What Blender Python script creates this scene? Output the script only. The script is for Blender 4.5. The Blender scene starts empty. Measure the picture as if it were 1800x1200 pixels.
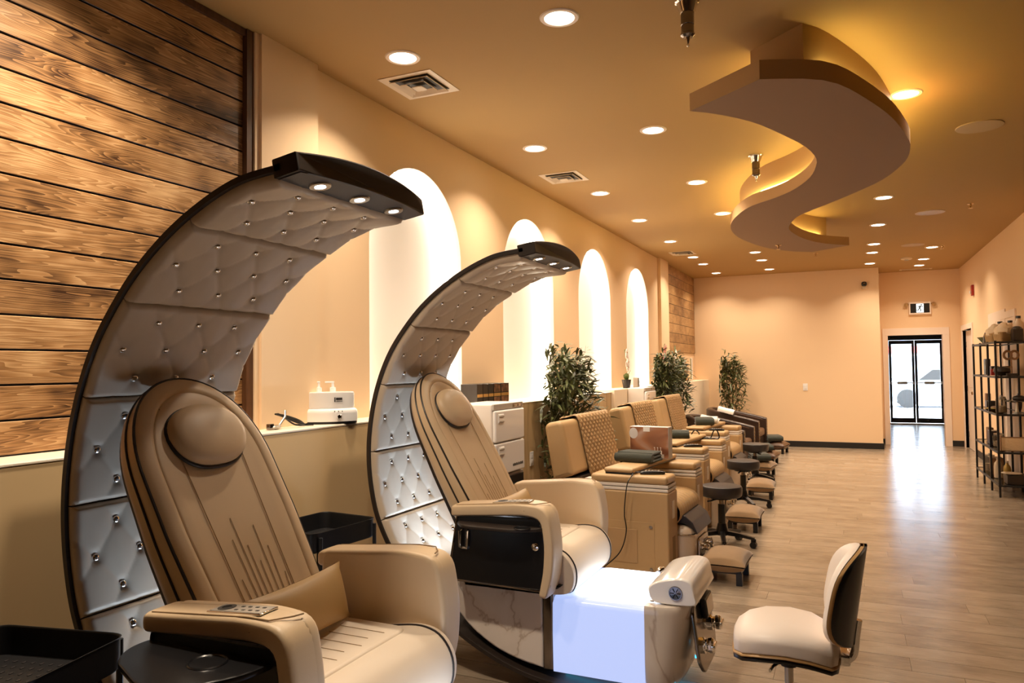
import bpy, bmesh, math, random
from math import sin, cos, pi, sqrt, exp, radians, atan2
from mathutils import Vector, Matrix, noise
random.seed(7)
SC = bpy.context.scene
COL = SC.collection

# ------------------------------------------------------------------ materials
def nmat(name):
    m = bpy.data.materials.new(name); m.use_nodes = True
    nt = m.node_tree
    return m, nt, nt.nodes['Principled BSDF']

def N(nt, typ, **kw):
    n = nt.nodes.new(typ)
    for k, v in kw.items():
        if k in n.inputs: n.inputs[k].default_value = v
        else: setattr(n, k, v)
    return n

def c4(c): return (c[0], c[1], c[2], 1.0)

def mat(name, col, rough=.5, metal=0., spec=.5, bump=0., bscale=60., var=0., vscale=6., coat=0., emit=None, estr=0., sheen=0., stretch=None):
    m, nt, b = nmat(name)
    b.inputs['Base Color'].default_value = c4(col)
    b.inputs['Roughness'].default_value = rough
    b.inputs['Metallic'].default_value = metal
    b.inputs['Specular IOR Level'].default_value = spec
    if coat: b.inputs['Coat Weight'].default_value = coat; b.inputs['Coat Roughness'].default_value = .08
    if sheen: b.inputs['Sheen Weight'].default_value = sheen
    if emit: b.inputs['Emission Color'].default_value = c4(emit); b.inputs['Emission Strength'].default_value = estr
    if var or bump:
        tc = N(nt, 'ShaderNodeTexCoord'); mp = N(nt, 'ShaderNodeMapping')
        if stretch: mp.inputs['Scale'].default_value = stretch
        nt.links.new(tc.outputs['Object'], mp.inputs['Vector'])
    if var:
        t = N(nt, 'ShaderNodeTexNoise', Scale=vscale, Detail=5.)
        nt.links.new(mp.outputs[0], t.inputs['Vector'])
        r = N(nt, 'ShaderNodeValToRGB')
        r.color_ramp.elements[0].position = .3; r.color_ramp.elements[1].position = .7
        r.color_ramp.elements[0].color = c4([max(0, x*(1-var)) for x in col])
        r.color_ramp.elements[1].color = c4([min(1, x*(1+var)) for x in col])
        nt.links.new(t.outputs['Fac'], r.inputs[0]); nt.links.new(r.outputs[0], b.inputs['Base Color'])
    if bump:
        t2 = N(nt, 'ShaderNodeTexNoise', Scale=bscale, Detail=3.)
        nt.links.new(mp.outputs[0], t2.inputs['Vector'])
        bp = N(nt, 'ShaderNodeBump', Strength=bump, Distance=.01)
        nt.links.new(t2.outputs['Fac'], bp.inputs['Height']); nt.links.new(bp.outputs[0], b.inputs['Normal'])
    return m

def emat(name, col, s):
    m = bpy.data.materials.new(name); m.use_nodes = True; nt = m.node_tree; nt.nodes.clear()
    e = N(nt, 'ShaderNodeEmission'); e.inputs[0].default_value = c4(col); e.inputs[1].default_value = s
    o = N(nt, 'ShaderNodeOutputMaterial'); nt.links.new(e.outputs[0], o.inputs[0])
    return m

def planks_mat(name, pitch, z0, along, axis_h, c_dark, c_mid, c_light, rough, grain=9., length=None, seam=.004, contrast=1., bump=.25, coat=0.):
    """boards running along axis `along`, stacked along axis_h with the given pitch"""
    m, nt, b = nmat(name); L = nt.links.new
    tc = N(nt, 'ShaderNodeTexCoord'); sp = N(nt, 'ShaderNodeSeparateXYZ'); L(tc.outputs['Object'], sp.inputs[0])
    def math_(op, a, bb=None):
        n = N(nt, 'ShaderNodeMath', operation=op)
        for i, v in enumerate((a, bb)):
            if v is None: continue
            if isinstance(v, (int, float)): n.inputs[i].default_value = v
            else: L(v, n.inputs[i])
        return n.outputs[0]
    h = math_('DIVIDE', math_('SUBTRACT', sp.outputs[axis_h], z0), pitch)
    row = math_('FLOOR', h)
    wn = N(nt, 'ShaderNodeTexWhiteNoise', noise_dimensions='1D'); L(row, wn.inputs['W'])
    al = sp.outputs[along]
    seamf = math_('LESS_THAN', math_('MINIMUM', math_('FRACT', h), math_('SUBTRACT', 1., math_('FRACT', h))), seam/pitch)
    if length:
        l = math_('ADD', math_('DIVIDE', al, length), math_('MULTIPLY', wn.outputs['Value'], 7.3))
        colid = math_('FLOOR', l)
        wn = N(nt, 'ShaderNodeTexWhiteNoise', noise_dimensions='2D')
        cb = N(nt, 'ShaderNodeCombineXYZ'); L(row, cb.inputs[0]); L(colid, cb.inputs[1]); L(cb.outputs[0], wn.inputs['Vector'])
        seamf = math_('MAXIMUM', seamf, math_('LESS_THAN', math_('FRACT', l), seam/length))
    off = math_('MULTIPLY', wn.outputs['Value'], 37.)
    cv = N(nt, 'ShaderNodeCombineXYZ')
    L(math_('ADD', math_('MULTIPLY', al, 1.), off), cv.inputs[0]); L(math_('MULTIPLY', sp.outputs[axis_h], grain), cv.inputs[1]); L(off, cv.inputs[2])
    n1 = N(nt, 'ShaderNodeTexNoise', Scale=1.1, Detail=2.5, Roughness=.45, Distortion=.25); L(cv.outputs[0], n1.inputs['Vector'])
    ring = math_('FRACT', math_('MULTIPLY', n1.outputs['Fac'], 22.))
    ring = math_('POWER', ring, 1.6)
    cv2 = N(nt, 'ShaderNodeCombineXYZ')
    L(math_('ADD', math_('MULTIPLY', al, 3.), off), cv2.inputs[0]); L(math_('MULTIPLY', sp.outputs[axis_h], grain*14), cv2.inputs[1]); L(off, cv2.inputs[2])
    n2 = N(nt, 'ShaderNodeTexNoise', Scale=1.5, Detail=4.); L(cv2.outputs[0], n2.inputs['Vector'])
    cv3 = N(nt, 'ShaderNodeCombineXYZ')
    L(math_('ADD', math_('MULTIPLY', al, 3.4), off), cv3.inputs[0]); L(math_('MULTIPLY', sp.outputs[axis_h], 6.), cv3.inputs[1]); L(off, cv3.inputs[2])
    n3 = N(nt, 'ShaderNodeTexNoise', Scale=1.3, Detail=2.); L(cv3.outputs[0], n3.inputs['Vector'])
    s = math_('ADD', math_('MULTIPLY', ring, .34*contrast), math_('MULTIPLY', n2.outputs['Fac'], .42*contrast))
    s = math_('ADD', s, math_('MULTIPLY', math_('SUBTRACT', n3.outputs['Fac'], .5), 1.1*contrast))
    s = math_('ADD', s, math_('MULTIPLY', math_('SUBTRACT', wn.outputs['Value'], .5), .22))
    s = math_('ADD', s, .5 - .38*contrast)
    r = N(nt, 'ShaderNodeValToRGB'); L(s, r.inputs[0])
    r.color_ramp.elements[0].position = .12; r.color_ramp.elements[0].color = c4(c_dark)
    r.color_ramp.elements[1].position = .9; r.color_ramp.elements[1].color = c4(c_light)
    e = r.color_ramp.elements.new(.48); e.color = c4(c_mid)
    mx = N(nt, 'ShaderNodeMixRGB'); L(seamf, mx.inputs[0]); L(r.outputs[0], mx.inputs[1]); mx.inputs[2].default_value = c4([x*.25 for x in c_dark])
    L(mx.outputs[0], b.inputs['Base Color'])
    b.inputs['Roughness'].default_value = rough
    if coat: b.inputs['Coat Weight'].default_value = coat; b.inputs['Coat Roughness'].default_value = .25
    bp = N(nt, 'ShaderNodeBump', Strength=bump, Distance=.004)
    L(math_('SUBTRACT', s, math_('MULTIPLY', seamf, 2.)), bp.inputs['Height']); L(bp.outputs[0], b.inputs['Normal'])
    return m

def marble_mat(name):
    m, nt, b = nmat(name); L = nt.links.new
    tc = N(nt, 'ShaderNodeTexCoord')
    mp = N(nt, 'ShaderNodeMapping'); mp.inputs['Rotation'].default_value = (.4, .9, .3); L(tc.outputs['Object'], mp.inputs[0])
    n = N(nt, 'ShaderNodeTexNoise', Scale=1.3, Detail=5., Roughness=.5, Distortion=1.3); L(mp.outputs[0], n.inputs['Vector'])
    r = N(nt, 'ShaderNodeValToRGB'); cr = r.color_ramp
    cr.elements[0].position = .44; cr.elements[0].color = (.74, .66, .58, 1)
    cr.elements[1].position = .56; cr.elements[1].color = (.76, .69, .62, 1)
    e = cr.elements.new(.5); e.color = (.50, .40, .32, 1)
    e = cr.elements.new(.485); e.color = (.71, .63, .55, 1); e = cr.elements.new(.512); e.color = (.72, .64, .56, 1)
    L(n.outputs['Fac'], r.inputs[0]); L(r.outputs[0], b.inputs['Base Color'])
    b.inputs['Roughness'].default_value = .16; b.inputs['Coat Weight'].default_value = .4; b.inputs['Coat Roughness'].default_value = .05
    return m

def plywood_mat(name):
    m, nt, b = nmat(name); L = nt.links.new
    tc = N(nt, 'ShaderNodeTexCoord'); mp = N(nt, 'ShaderNodeMapping'); mp.inputs['Scale'].default_value = (3, 5., .9); L(tc.outputs['Object'], mp.inputs[0])
    n = N(nt, 'ShaderNodeTexNoise', Scale=1.5, Detail=6., Roughness=.55, Distortion=.8); L(mp.outputs[0], n.inputs['Vector'])
    r = N(nt, 'ShaderNodeValToRGB'); cr = r.color_ramp
    cr.elements[0].position = .3; cr.elements[0].color = (.34, .21, .09, 1)
    cr.elements[1].position = .62; cr.elements[1].color = (.62, .45, .24, 1)
    L(n.outputs['Fac'], r.inputs[0]); L(r.outputs[0], b.inputs['Base Color']); b.inputs['Roughness'].default_value = .5
    return m

def glass_mat(name, tint=(1, 1, 1), refl=.12, rough=.02):
    m = bpy.data.materials.new(name); m.use_nodes = True; nt = m.node_tree; nt.nodes.clear(); L = nt.links.new
    t = N(nt, 'ShaderNodeBsdfTransparent'); t.inputs[0].default_value = c4(tint)
    g = N(nt, 'ShaderNodeBsdfGlossy'); g.inputs['Roughness'].default_value = rough
    f = N(nt, 'ShaderNodeFresnel', IOR=1.45)
    ad = N(nt, 'ShaderNodeMath', operation='ADD'); L(f.outputs[0], ad.inputs[0]); ad.inputs[1].default_value = refl
    mx = N(nt, 'ShaderNodeMixShader'); L(ad.outputs[0], mx.inputs[0]); L(t.outputs[0], mx.inputs[1]); L(g.outputs[0], mx.inputs[2])
    o = N(nt, 'ShaderNodeOutputMaterial'); L(mx.outputs[0], o.inputs[0])
    return m

def skin_print_mat(name):
    """printed photograph on a carton: warm skin tones fading to pale at the upper corner"""
    m, nt, b = nmat(name); L = nt.links.new
    tc = N(nt, 'ShaderNodeTexCoord'); mp = N(nt, 'ShaderNodeMapping'); mp.inputs['Scale'].default_value = (3, 3, 6); mp.inputs['Rotation'].default_value = (0, .5, 0); L(tc.outputs['Object'], mp.inputs[0])
    n = N(nt, 'ShaderNodeTexNoise', Scale=1.2, Detail=1.5, Distortion=.6); L(mp.outputs[0], n.inputs['Vector'])
    r = N(nt, 'ShaderNodeValToRGB'); cr = r.color_ramp
    cr.elements[0].position = .38; cr.elements[0].color = (.16, .06, .03, 1)
    cr.elements[1].position = .66; cr.elements[1].color = (.55, .42, .36, 1)
    e = cr.elements.new(.52); e.color = (.36, .16, .08, 1)
    L(n.outputs['Fac'], r.inputs[0]); L(r.outputs[0], b.inputs['Base Color']); b.inputs['Roughness'].default_value = .25
    return m

MT = dict(
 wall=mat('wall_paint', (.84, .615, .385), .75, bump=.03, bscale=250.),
 niche=mat('niche_paint', (.92, .87, .80), .7),
 white_wall=mat('cream_ledge_paint', (.86, .72, .54), .6),
 ledge=mat('ledge_paint', (.66, .47, .25), .55, var=.03, vscale=2.),
 ledge_top=mat('ledge_top_paint', (.86, .76, .62), .45),
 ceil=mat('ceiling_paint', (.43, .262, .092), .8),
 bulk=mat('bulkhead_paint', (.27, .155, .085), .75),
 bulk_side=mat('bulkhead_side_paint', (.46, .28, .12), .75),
 trim=mat('white_trim_paint', (.86, .72, .60), .45),
 black_base=mat('black_baseboard_rubber', (.012, .011, .011), .45),
 wood=planks_mat('stained_pine_boards', .125, 1.209, 1, 2, (.05, .02, .007), (.36, .185, .07), (.68, .43, .21), .42, grain=13., contrast=1.),
 wood_far=planks_mat('stained_pine_boards_far', .162, 1.74, 1, 2, (.10, .04, .013), (.36, .19, .07), (.58, .36, .16), .5, grain=11., contrast=.7, seam=.003),
 dark_wall=mat('bounce_cut_paint', (.10, .06, .03), .8),  # unseen near walls coloured dark so less light bounces onto the ceiling
 wood_trim=mat('dark_stained_trim', (.09, .035, .012), .5, var=.3, vscale=9., stretch=(6, 6, .6)),
 floor=planks_mat('vinyl_plank_floor', .18, 0., 0, 1, (.17, .125, .085), (.32, .25, .18), (.47, .385, .29), .21, grain=26., length=1.22, seam=.0018, contrast=.62, bump=.06),
 ply=plywood_mat('birch_plywood_panel'),
 marble=marble_mat('polished_marble'),
 cream=mat('cream_leather', (.66, .50, .32), .42, bump=.05, bscale=420., var=.03, vscale=3.),
 cream_pale=mat('pale_cream_leather', (.80, .69, .56), .42, bump=.05, bscale=420.),
 pillow=mat('ochre_pillow_leather', (.52, .33, .13), .5, bump=.05, bscale=300.),
 pad=mat('silver_tufted_leather', (.60, .50, .385), .38, bump=.03, bscale=350.),
 tan=mat('tan_vinyl', (.50, .325, .155), .42, bump=.05, bscale=350., var=.03, vscale=3.),
 quilt=mat('quilted_tan_vinyl', (.47, .30, .145), .5, bump=.05, bscale=300.),
 brown_piping=mat('stitching_thread', (.30, .19, .09), .7),
 seam=mat('leather_seam', (.40, .27, .14), .6),
 piping=mat('dark_piping', (.018, .012, .010), .45),
 black=mat('black_plastic', (.006, .006, .007), .28),
 blackm=mat('black_matte_shell', (.022, .014, .010), .5),
 navy=mat('light_bar_underside', (.05, .05, .058), .45),
 steelblk=mat('black_powdercoat', (.008, .008, .009), .4),
 grey=mat('charcoal_vinyl', (.030, .026, .027), .4),
 chrome=mat('chrome', (.85, .83, .80), .08, 1.),
 steel=mat('brushed_steel', (.60, .56, .50), .3, 1.),
 dkchrome=mat('dark_chrome', (.25, .22, .20), .12, 1.),
 brass=mat('antique_brass', (.55, .36, .18), .25, 1.),
 crystal=mat('crystal_button', (.9, .9, .92), .04, 1.),
 white=mat('white_plastic', (.86, .84, .82), .3, coat=.3),
 whitegloss=mat('white_gloss_acrylic', (.9, .89, .88), .12, coat=.5),
 offwhite=mat('offwhite_tray_plastic', (.78, .70, .62), .4),
 greyplastic=mat('warm_grey_plastic', (.45, .40, .34), .45),
 beige_plastic=mat('beige_gloss_plastic', (.76, .62, .47), .2, coat=.4),
 towel=mat('dark_green_towel', (.030, .036, .026), .95, bump=.6, bscale=220., sheen=.3),
 wtowel=mat('white_towel', (.9, .87, .82), .95, bump=.5, bscale=220.),
 suede=mat('tan_suede', (.30, .185, .09), .8, bump=.1, bscale=150., var=.08, vscale=8., sheen=.3),
 dbrown=mat('dark_brown_leather', (.040, .020, .012), .35, bump=.06, bscale=300.),
 mbrown=mat('brown_leather_inside', (.11, .05, .022), .4, bump=.06, bscale=300.),
 leaf=mat('bamboo_leaf', (.085, .098, .032), .42, var=.55, vscale=9.),
 stem=mat('bamboo_cane', (.20, .14, .06), .5, var=.3, vscale=12.),
 soil=mat('potting_soil', (.03, .02, .012), .95, bump=.6, bscale=60.),
 potw=mat('woven_pot', (.30, .19, .09), .7, bump=.3, bscale=70.),
 petal=mat('orchid_petal', (.92, .84, .78), .5),
 petalp=mat('pink_orchid_petal', (.75, .38, .36), .5),
 orleaf=mat('orchid_leaf', (.10, .14, .03), .35),
 spot=emat('downlight_lens', (1., .86, .66), 16.),
 led=emat('led_spotlight_lens', (.92, .94, 1.), 14.),
 niche_led=emat('niche_led_strip', (1., .88, .72), 34.),
 cove_led=emat('cove_led_strip', (1., .84, .30), 30.),
 glow=mat('lit_acrylic_panel', (.35, .38, .42), .25, emit=(.42, .54, .95), estr=.8),
 glowtop=mat('lit_acrylic_basin', (.7, .72, .8), .2, emit=(.78, .87, 1.), estr=2.2),
 cyan=emat('cyan_under_glow', (.05, .55, .85), 3.),
 doorblk=mat('black_aluminium', (.006, .006, .007), .35),
 glass=glass_mat('door_glass', (.95, .98, 1.), .04),
 clear=glass_mat('clear_jar_glass', (.88, .88, .86), .06),
 shelfglass=glass_mat('shelf_glass', (.45, .42, .40), .12),
 red=mat('red_plastic', (.35, .02, .015), .4),
 redsign=mat('red_sign_panel', (.6, .10, .08), .5),
 snow=mat('snow', (.9, .92, .95), .8, bump=.4, bscale=3.),
 facade=mat('grey_facade', (.35, .40, .46), .7),
 carpaint=mat('silver_car_paint', (.30, .36, .42), .3, metal=.3, coat=.5),
 tyre=mat('tyre_rubber', (.02, .02, .02), .8),
 boxblk=mat('black_carton', (.025, .018, .014), .3),
 boxgold=mat('gold_carton_band', (.55, .30, .08), .3, metal=.3),
 boxprint=mat('brown_carton_print', (.16, .075, .035), .35, var=.9, vscale=26.),
 carton=skin_print_mat('carton_print'),
 cartonw=mat('pale_carton_side', (.62, .60, .60), .35),
 text=mat('dark_print', (.03, .028, .026), .5),
 wood_item=mat('carved_wood', (.22, .11, .045), .5, var=.3, vscale=14.),
 basket=mat('wicker', (.38, .23, .09), .6, bump=.6, bscale=90.),
 tissue=mat('cream_gift_wrap', (.70, .55, .36), .4, bump=.7, bscale=30.),
 green_bowl=mat('green_glaze', (.16, .17, .05), .2, coat=.4),
 gold=mat('gold_glaze', (.42, .28, .07), .3, metal=.3),
 ceramic=mat('cream_ceramic', (.72, .58, .42), .35),
 greyvent=mat('white_vent_metal', (.72, .58, .42), .45),
 ventdark=mat('vent_shadow_duct', (.03, .022, .015), .6),
 dullrim=mat('tan_speaker_rim', (.48, .32, .16), .5),
 speaker=mat('speaker_grille', (.40, .255, .11), .6, bump=.4, bscale=500.),
 panelmark=mat('plate_face', (.80, .70, .58), .4),
)

# ------------------------------------------------------------------ mesh helpers
class MB:
    """collects shapes, links them as ONE mesh object"""
    def __init__(s): s.v = []; s.f = []; s.mi = []; s.mats = []; s.fl = []
    def slot(s, m):
        m = MT[m] if isinstance(m, str) else m
        if m not in s.mats: s.mats.append(m)
        return s.mats.index(m)
    def add(s, vs, fs, m, T=None, flat=None):
        k = len(s.v); i = s.slot(m)
        s.v += [tuple(T @ Vector(p)) if T else tuple(p) for p in vs]
        s.f += [tuple(a+k for a in f) for f in fs]; s.mi += [i]*len(fs); s.fl += flat if flat else [False]*len(fs)
        return s
    def addbm(s, bm, m, T=None, flat_axis=None):
        bm.verts.ensure_lookup_table(); bm.verts.index_update()
        fl = None
        if flat_axis is not None:
            bm.normal_update(); fl = [abs(f.normal[flat_axis]) > .9995 for f in bm.faces]
        s.add([v.co.copy() for v in bm.verts], [[v.index for v in f.verts] for f in bm.faces], m, T, fl); bm.free()
        return s
    def box(s, x0, x1, y0, y1, z0, z1, m, bev=0., seg=2, T=None):
        bm = bmesh.new(); bmesh.ops.create_cube(bm, size=1.)
        for v in bm.verts: v.co = Vector(((x0+x1)/2+v.co.x*(x1-x0), (y0+y1)/2+v.co.y*(y1-y0), (z0+z1)/2+v.co.z*(z1-z0)))
        if bev: bmesh.ops.bevel(bm, geom=bm.edges[:], offset=min(bev, .49*min(abs(x1-x0), abs(y1-y0), abs(z1-z0))), segments=seg, profile=.5, affect='EDGES')
        return s.addbm(bm, m, T)
    def prism(s, poly, d0, d1, axis, m, bev=0., seg=2, T=None):
        """polygon in the plane across `axis`; axis 0: (y,z), 1: (x,z), 2: (x,y)"""
        bm = bmesh.new()
        def P(a, b, d): return {0: (d, a, b), 1: (a, d, b), 2: (a, b, d)}[axis]
        lo = [bm.verts.new(P(a, b, d0)) for a, b in poly]; hi = [bm.verts.new(P(a, b, d1)) for a, b in poly]
        bm.faces.new(lo[::-1]); bm.faces.new(hi)
        n = len(poly)
        for i in range(n): bm.faces.new((lo[i], lo[(i+1) % n], hi[(i+1) % n], hi[i]))
        bmesh.ops.recalc_face_normals(bm, faces=bm.faces[:])
        if bev:
            ed = [e for e in bm.edges if (e.verts[0] in lo) == (e.verts[1] in lo)]
            bmesh.ops.bevel(bm, geom=ed, offset=bev, segments=seg, profile=.5, affect='EDGES')
        big = [f for f in bm.faces if len(f.verts) > 4]
        if big: bmesh.ops.triangulate(bm, faces=big, ngon_method='EAR_CLIP')
        return s.addbm(bm, m, T, axis)
    def loft(s, rings, m, closed=True, cap=(True, True), T=None):
        n = len(rings[0]); vs = [p for r in rings for p in r]; fs = []
        for i in range(len(rings)-1):
            for j in range(n if closed else n-1):
                a = i*n+j; b = i*n+(j+1) % n
                fs.append((a, b, b+n, a+n))
        if closed and cap[0]: fs.append(tuple(range(n))[::-1])
        if closed and cap[1]: fs.append(tuple(range((len(rings)-1)*n, len(rings)*n)))
        return s.add(vs, fs, m, T)
    def grid(s, rows, m, T=None): return s.loft(rows, m, closed=False, T=T)
    def tube(s, path, r, m, n=8, closed=False, T=None):
        path = [Vector(p) for p in path]; k = len(path); rings = []
        rr = r if isinstance(r, (list, tuple)) else [r]*k
        up = None
        for i, p in enumerate(path):
            a = path[(i-1) % k] if (closed or i > 0) else p; b = path[(i+1) % k] if (closed or i < k-1) else p
            t = (b-a)
            if t.length < 1e-9: t = Vector((0, 0, 1))
            t.normalize()
            if up is None: up = t.orthogonal().normalized()
            up = (up - t*up.dot(t)); up = up.normalized() if up.length > 1e-6 else t.orthogonal().normalized()
            q = t.cross(up)
            rings.append([tuple(p + (up*cos(2*pi*j/n)+q*sin(2*pi*j/n))*rr[i]) for j in range(n)])
        if closed:
            vs = [p for q in rings for p in q]
            # align the closing seam
            best = min(range(n), key=lambda o: (Vector(rings[-1][0])-Vector(rings[0][o])).length)
            fs = []
            for i in range(k):
                for j in range(n):
                    a = i*n+j; b = i*n+(j+1) % n
                    if i < k-1: fs.append((a, b, b+n, a+n))
                    else: fs.append((a, b, (j+1+best) % n, (j+best) % n))
            return s.add(vs, fs, m, T)
        return s.loft(rings, m, T=T)
    def lathe(s, prof, m, n=24, c=(0, 0, 0), T=None, cap=(True, True)):
        rings = [[(c[0]+r*cos(2*pi*j/n), c[1]+r*sin(2*pi*j/n), c[2]+z) for j in range(n)] for r, z in prof]
        return s.loft(rings, m, T=T, cap=cap)
    def ellip(s, c, r, m, n=20, k=12, e=1., T=None):
        """superellipsoid; e<1 squarer"""
        def sp(x, p): return math.copysign(abs(x)**p, x)
        rings = []
        for i in range(k+1):
            a = -pi/2+pi*i/k; a = max(-pi/2+.02, min(pi/2-.02, a))
            rings.append([(c[0]+r[0]*sp(cos(a), e)*sp(cos(2*pi*j/n), e), c[1]+r[1]*sp(cos(a), e)*sp(sin(2*pi*j/n), e), c[2]+r[2]*sp(sin(a), e)) for j in range(n)])
        return s.loft(rings, m, T=T)
    def pillow(s, w, d, h, m, T=None, n=22, pinch=.10, p=.55, base=0.):
        """cushion centred at the origin: w along x, d along y, puffed by h in z, corners drawn out"""
        for sg in (1, -1):
            rows = []
            for i in range(n+1):
                a = -1+2*i/n; row = []
                for j in range(n+1):
                    b = -1+2*j/n
                    k = max(0., (1-a*a))**p*max(0., (1-b*b))**p
                    q = 1-pinch*((1-a*a)*abs(b)**3)*.9
                    q2 = 1-pinch*((1-b*b)*abs(a)**3)*.9
                    row.append((a*w/2*q2, b*d/2*q, sg*(h/2*k+base)))
                rows.append(row if sg > 0 else row[::-1])
            s.grid(rows, m, T)
        return s
    def build(s, name, parent=None, smooth=38., kind=None):
        me = bpy.data.meshes.new(name); me.from_pydata(s.v, [], s.f)
        for m in s.mats: me.materials.append(m)
        me.polygons.foreach_set('material_index', s.mi)
        me.polygons.foreach_set('use_smooth', [bool(smooth) and not q for q in s.fl])
        bm = bmesh.new(); bm.from_mesh(me); bmesh.ops.remove_doubles(bm, verts=bm.verts[:], dist=1e-5)
        bmesh.ops.recalc_face_normals(bm, faces=bm.faces[:]); bm.to_mesh(me); bm.free()
        if smooth:
            me.set_sharp_from_angle(angle=radians(smooth))
        o = bpy.data.objects.new(name, me); COL.objects.link(o)
        if smooth and len(me.vertices) < 5000:
            wn = o.modifiers.new('weighted_normal', 'WEIGHTED_NORMAL'); wn.keep_sharp = True; wn.weight = 100
        if parent: o.parent = parent
        if kind: o['kind'] = kind
        return o

def tag(o, label, cat, group=None, kind=None):
    o['label'] = label; o['category'] = cat
    if group: o['group'] = group
    if kind: o['kind'] = kind
    return o
def thing(name, label, cat, loc=(0, 0, 0), rz=0., group=None):
    o = bpy.data.objects.new(name, None); COL.objects.link(o); o.empty_display_size = .1
    o.location = loc; o.rotation_euler = (0, 0, rz)
    return tag(o, label, cat, group)
def struct(mb, name, parent=None, smooth=38.):
    o = mb.build(name, parent, smooth)
    o['kind'] = 'structure'
    return o
def kids(o): return [c for c in bpy.data.objects if c.parent == o]
def copy_tree(o, parent=None):
    c = o.copy(); COL.objects.link(c); c.parent = parent
    for ch in kids(o): copy_tree(ch, c)
    return c
def dup(o, label, loc, rz=0.):
    c = copy_tree(o); c['label'] = label; c.location = loc; c.rotation_euler = (0, 0, rz)
    return c
def at(mb, name, label, cat, loc, rz=0., group=None):
    """a thing that is one mesh"""
    o = mb.build(name); o.location = loc; o.rotation_euler = (0, 0, rz)
    return tag(o, label, cat, group)
def spline(pts, n):
    """Catmull-Rom through the points, n samples evenly spaced by arc length"""
    P = [Vector(p) for p in pts]; P = [P[0]*2-P[1]]+P+[P[-1]*2-P[-2]]; out = []
    for i in range(1, len(P)-2):
        for k in range(24):
            t = k/24; a, b, c, d = P[i-1:i+3]
            out.append(.5*((2*b)+(c-a)*t+(2*a-5*b+4*c-d)*t*t+(3*b-a-3*c+d)*t**3))
    out.append(P[-2])
    L = [0.]
    for i in range(1, len(out)): L.append(L[-1]+(out[i]-out[i-1]).length)
    res = []; j = 0
    for k in range(n):
        s = L[-1]*k/(n-1)
        while j < len(L)-2 and L[j+1] < s: j += 1
        t = (s-L[j])/max(1e-9, L[j+1]-L[j]); res.append(out[j].lerp(out[j+1], min(1, max(0, t))))
    return res
def RT(loc=(0, 0, 0), rx=0, ry=0, rz=0):
    return Matrix.Translation(loc) @ Matrix.Rotation(rz, 4, 'Z') @ Matrix.Rotation(ry, 4, 'Y') @ Matrix.Rotation(rx, 4, 'X')
def round_poly(pts, r, seg=5):
    """round the corners of a polygon; r a number or one per corner"""
    out = []; n = len(pts)
    for i in range(n):
        rr = r[i] if isinstance(r, (list, tuple)) else r
        p = Vector(pts[i]).to_2d(); a = Vector(pts[i-1]).to_2d()-p; b = Vector(pts[(i+1) % n]).to_2d()-p
        if rr <= 0: out.append(tuple(p)); continue
        q = min(rr, a.length*.48, b.length*.48)
        a = p+a.normalized()*q; b = p+b.normalized()*q
        for k in range(seg+1):
            t = k/seg; out.append(tuple(a*(1-t)**2+p*2*t*(1-t)+b*t*t))
    return out

# ------------------------------------------------------------------ camera
cd = bpy.data.cameras.new('camera'); cam = bpy.data.objects.new('camera', cd); COL.objects.link(cam)
F_PX, YAW, PITCH, ROLL = 1301.34, .4262, .0355, -.0110
cd.sensor_fit = 'HORIZONTAL'; cd.sensor_width = 36.; cd.lens = F_PX/1800*36.; cd.clip_start = .02; cd.clip_end = 200
fw = Vector((-sin(YAW)*cos(PITCH), cos(YAW)*cos(PITCH), sin(PITCH))); rt = Vector((cos(YAW), sin(YAW), 0)); up = rt.cross(fw)
r2 = rt*cos(ROLL)+up*sin(ROLL); u2 = -rt*sin(ROLL)+up*cos(ROLL)
cam.matrix_world = Matrix(((r2.x, u2.x, -fw.x, 0), (r2.y, u2.y, -fw.y, 0), (r2.z, u2.z, -fw.z, 1.5), (0, 0, 0, 1)))
SC.camera = cam

# ------------------------------------------------------------------ the room
XL, XR, HC = -2.70, 1.855, 3.2
YA, YB, Y0 = 14.555, 15.466, -2.2
XC = .52
LF, LZ = -2.495, 1.207        # ledge front and top
struct(MB().box(XL-.5, 2.6, Y0, 21.6, -.1, 0, 'floor'), 'floor')
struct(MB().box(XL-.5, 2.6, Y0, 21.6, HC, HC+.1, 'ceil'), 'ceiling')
# left wall with four arched niches
wl = MB(); ND = .15; HW = .60; ZS = 2.285
NIC = [4.41, 6.37, 8.34, 10.27]
def wq(y0, y1, z0, z1, x=XL): wl.add([(x, y0, z0), (x, y1, z0), (x, y1, z1), (x, y0, z1)], [(0, 1, 2, 3)], 'wall')
edges = [3.27]
ys = 3.27
strips = []
for c in NIC:
    wq(ys, c-HW, LZ, HC); ys = c+HW
    arc = [(c-HW*cos(pi*i/28), ZS+HW*sin(pi*i/28)) for i in range(29)]
    for (ya, za), (yb, zb) in zip(arc, arc[1:]):
        wl.add([(XL, ya, za), (XL, yb, zb), (XL, yb, HC), (XL, ya, HC)], [(0, 1, 2, 3)], 'wall')
    prof = [(c-HW, LZ)]+arc+[(c+HW, LZ)]
    wl.grid([[(XL, a, b) for a, b in prof], [(XL-ND, a, b) for a, b in prof]], 'niche')
    wl.add([(XL-ND, c-HW-.02, LZ), (XL-ND, c+HW+.02, LZ), (XL-ND, c+HW+.02, 2.95), (XL-ND, c-HW-.02, 2.95)], [(0, 1, 2, 3)], 'niche')
    strips.append(prof)
wq(ys, 11.50, LZ, HC)
wl.box(XL-.05, XL+.05, 11.50, 12.05, LZ, HC, 'wall')            # far pilaster
wl.box(XL-.05, XL+.045, 2.835, 3.27, LZ, HC, 'wall')            # near pilaster
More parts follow.
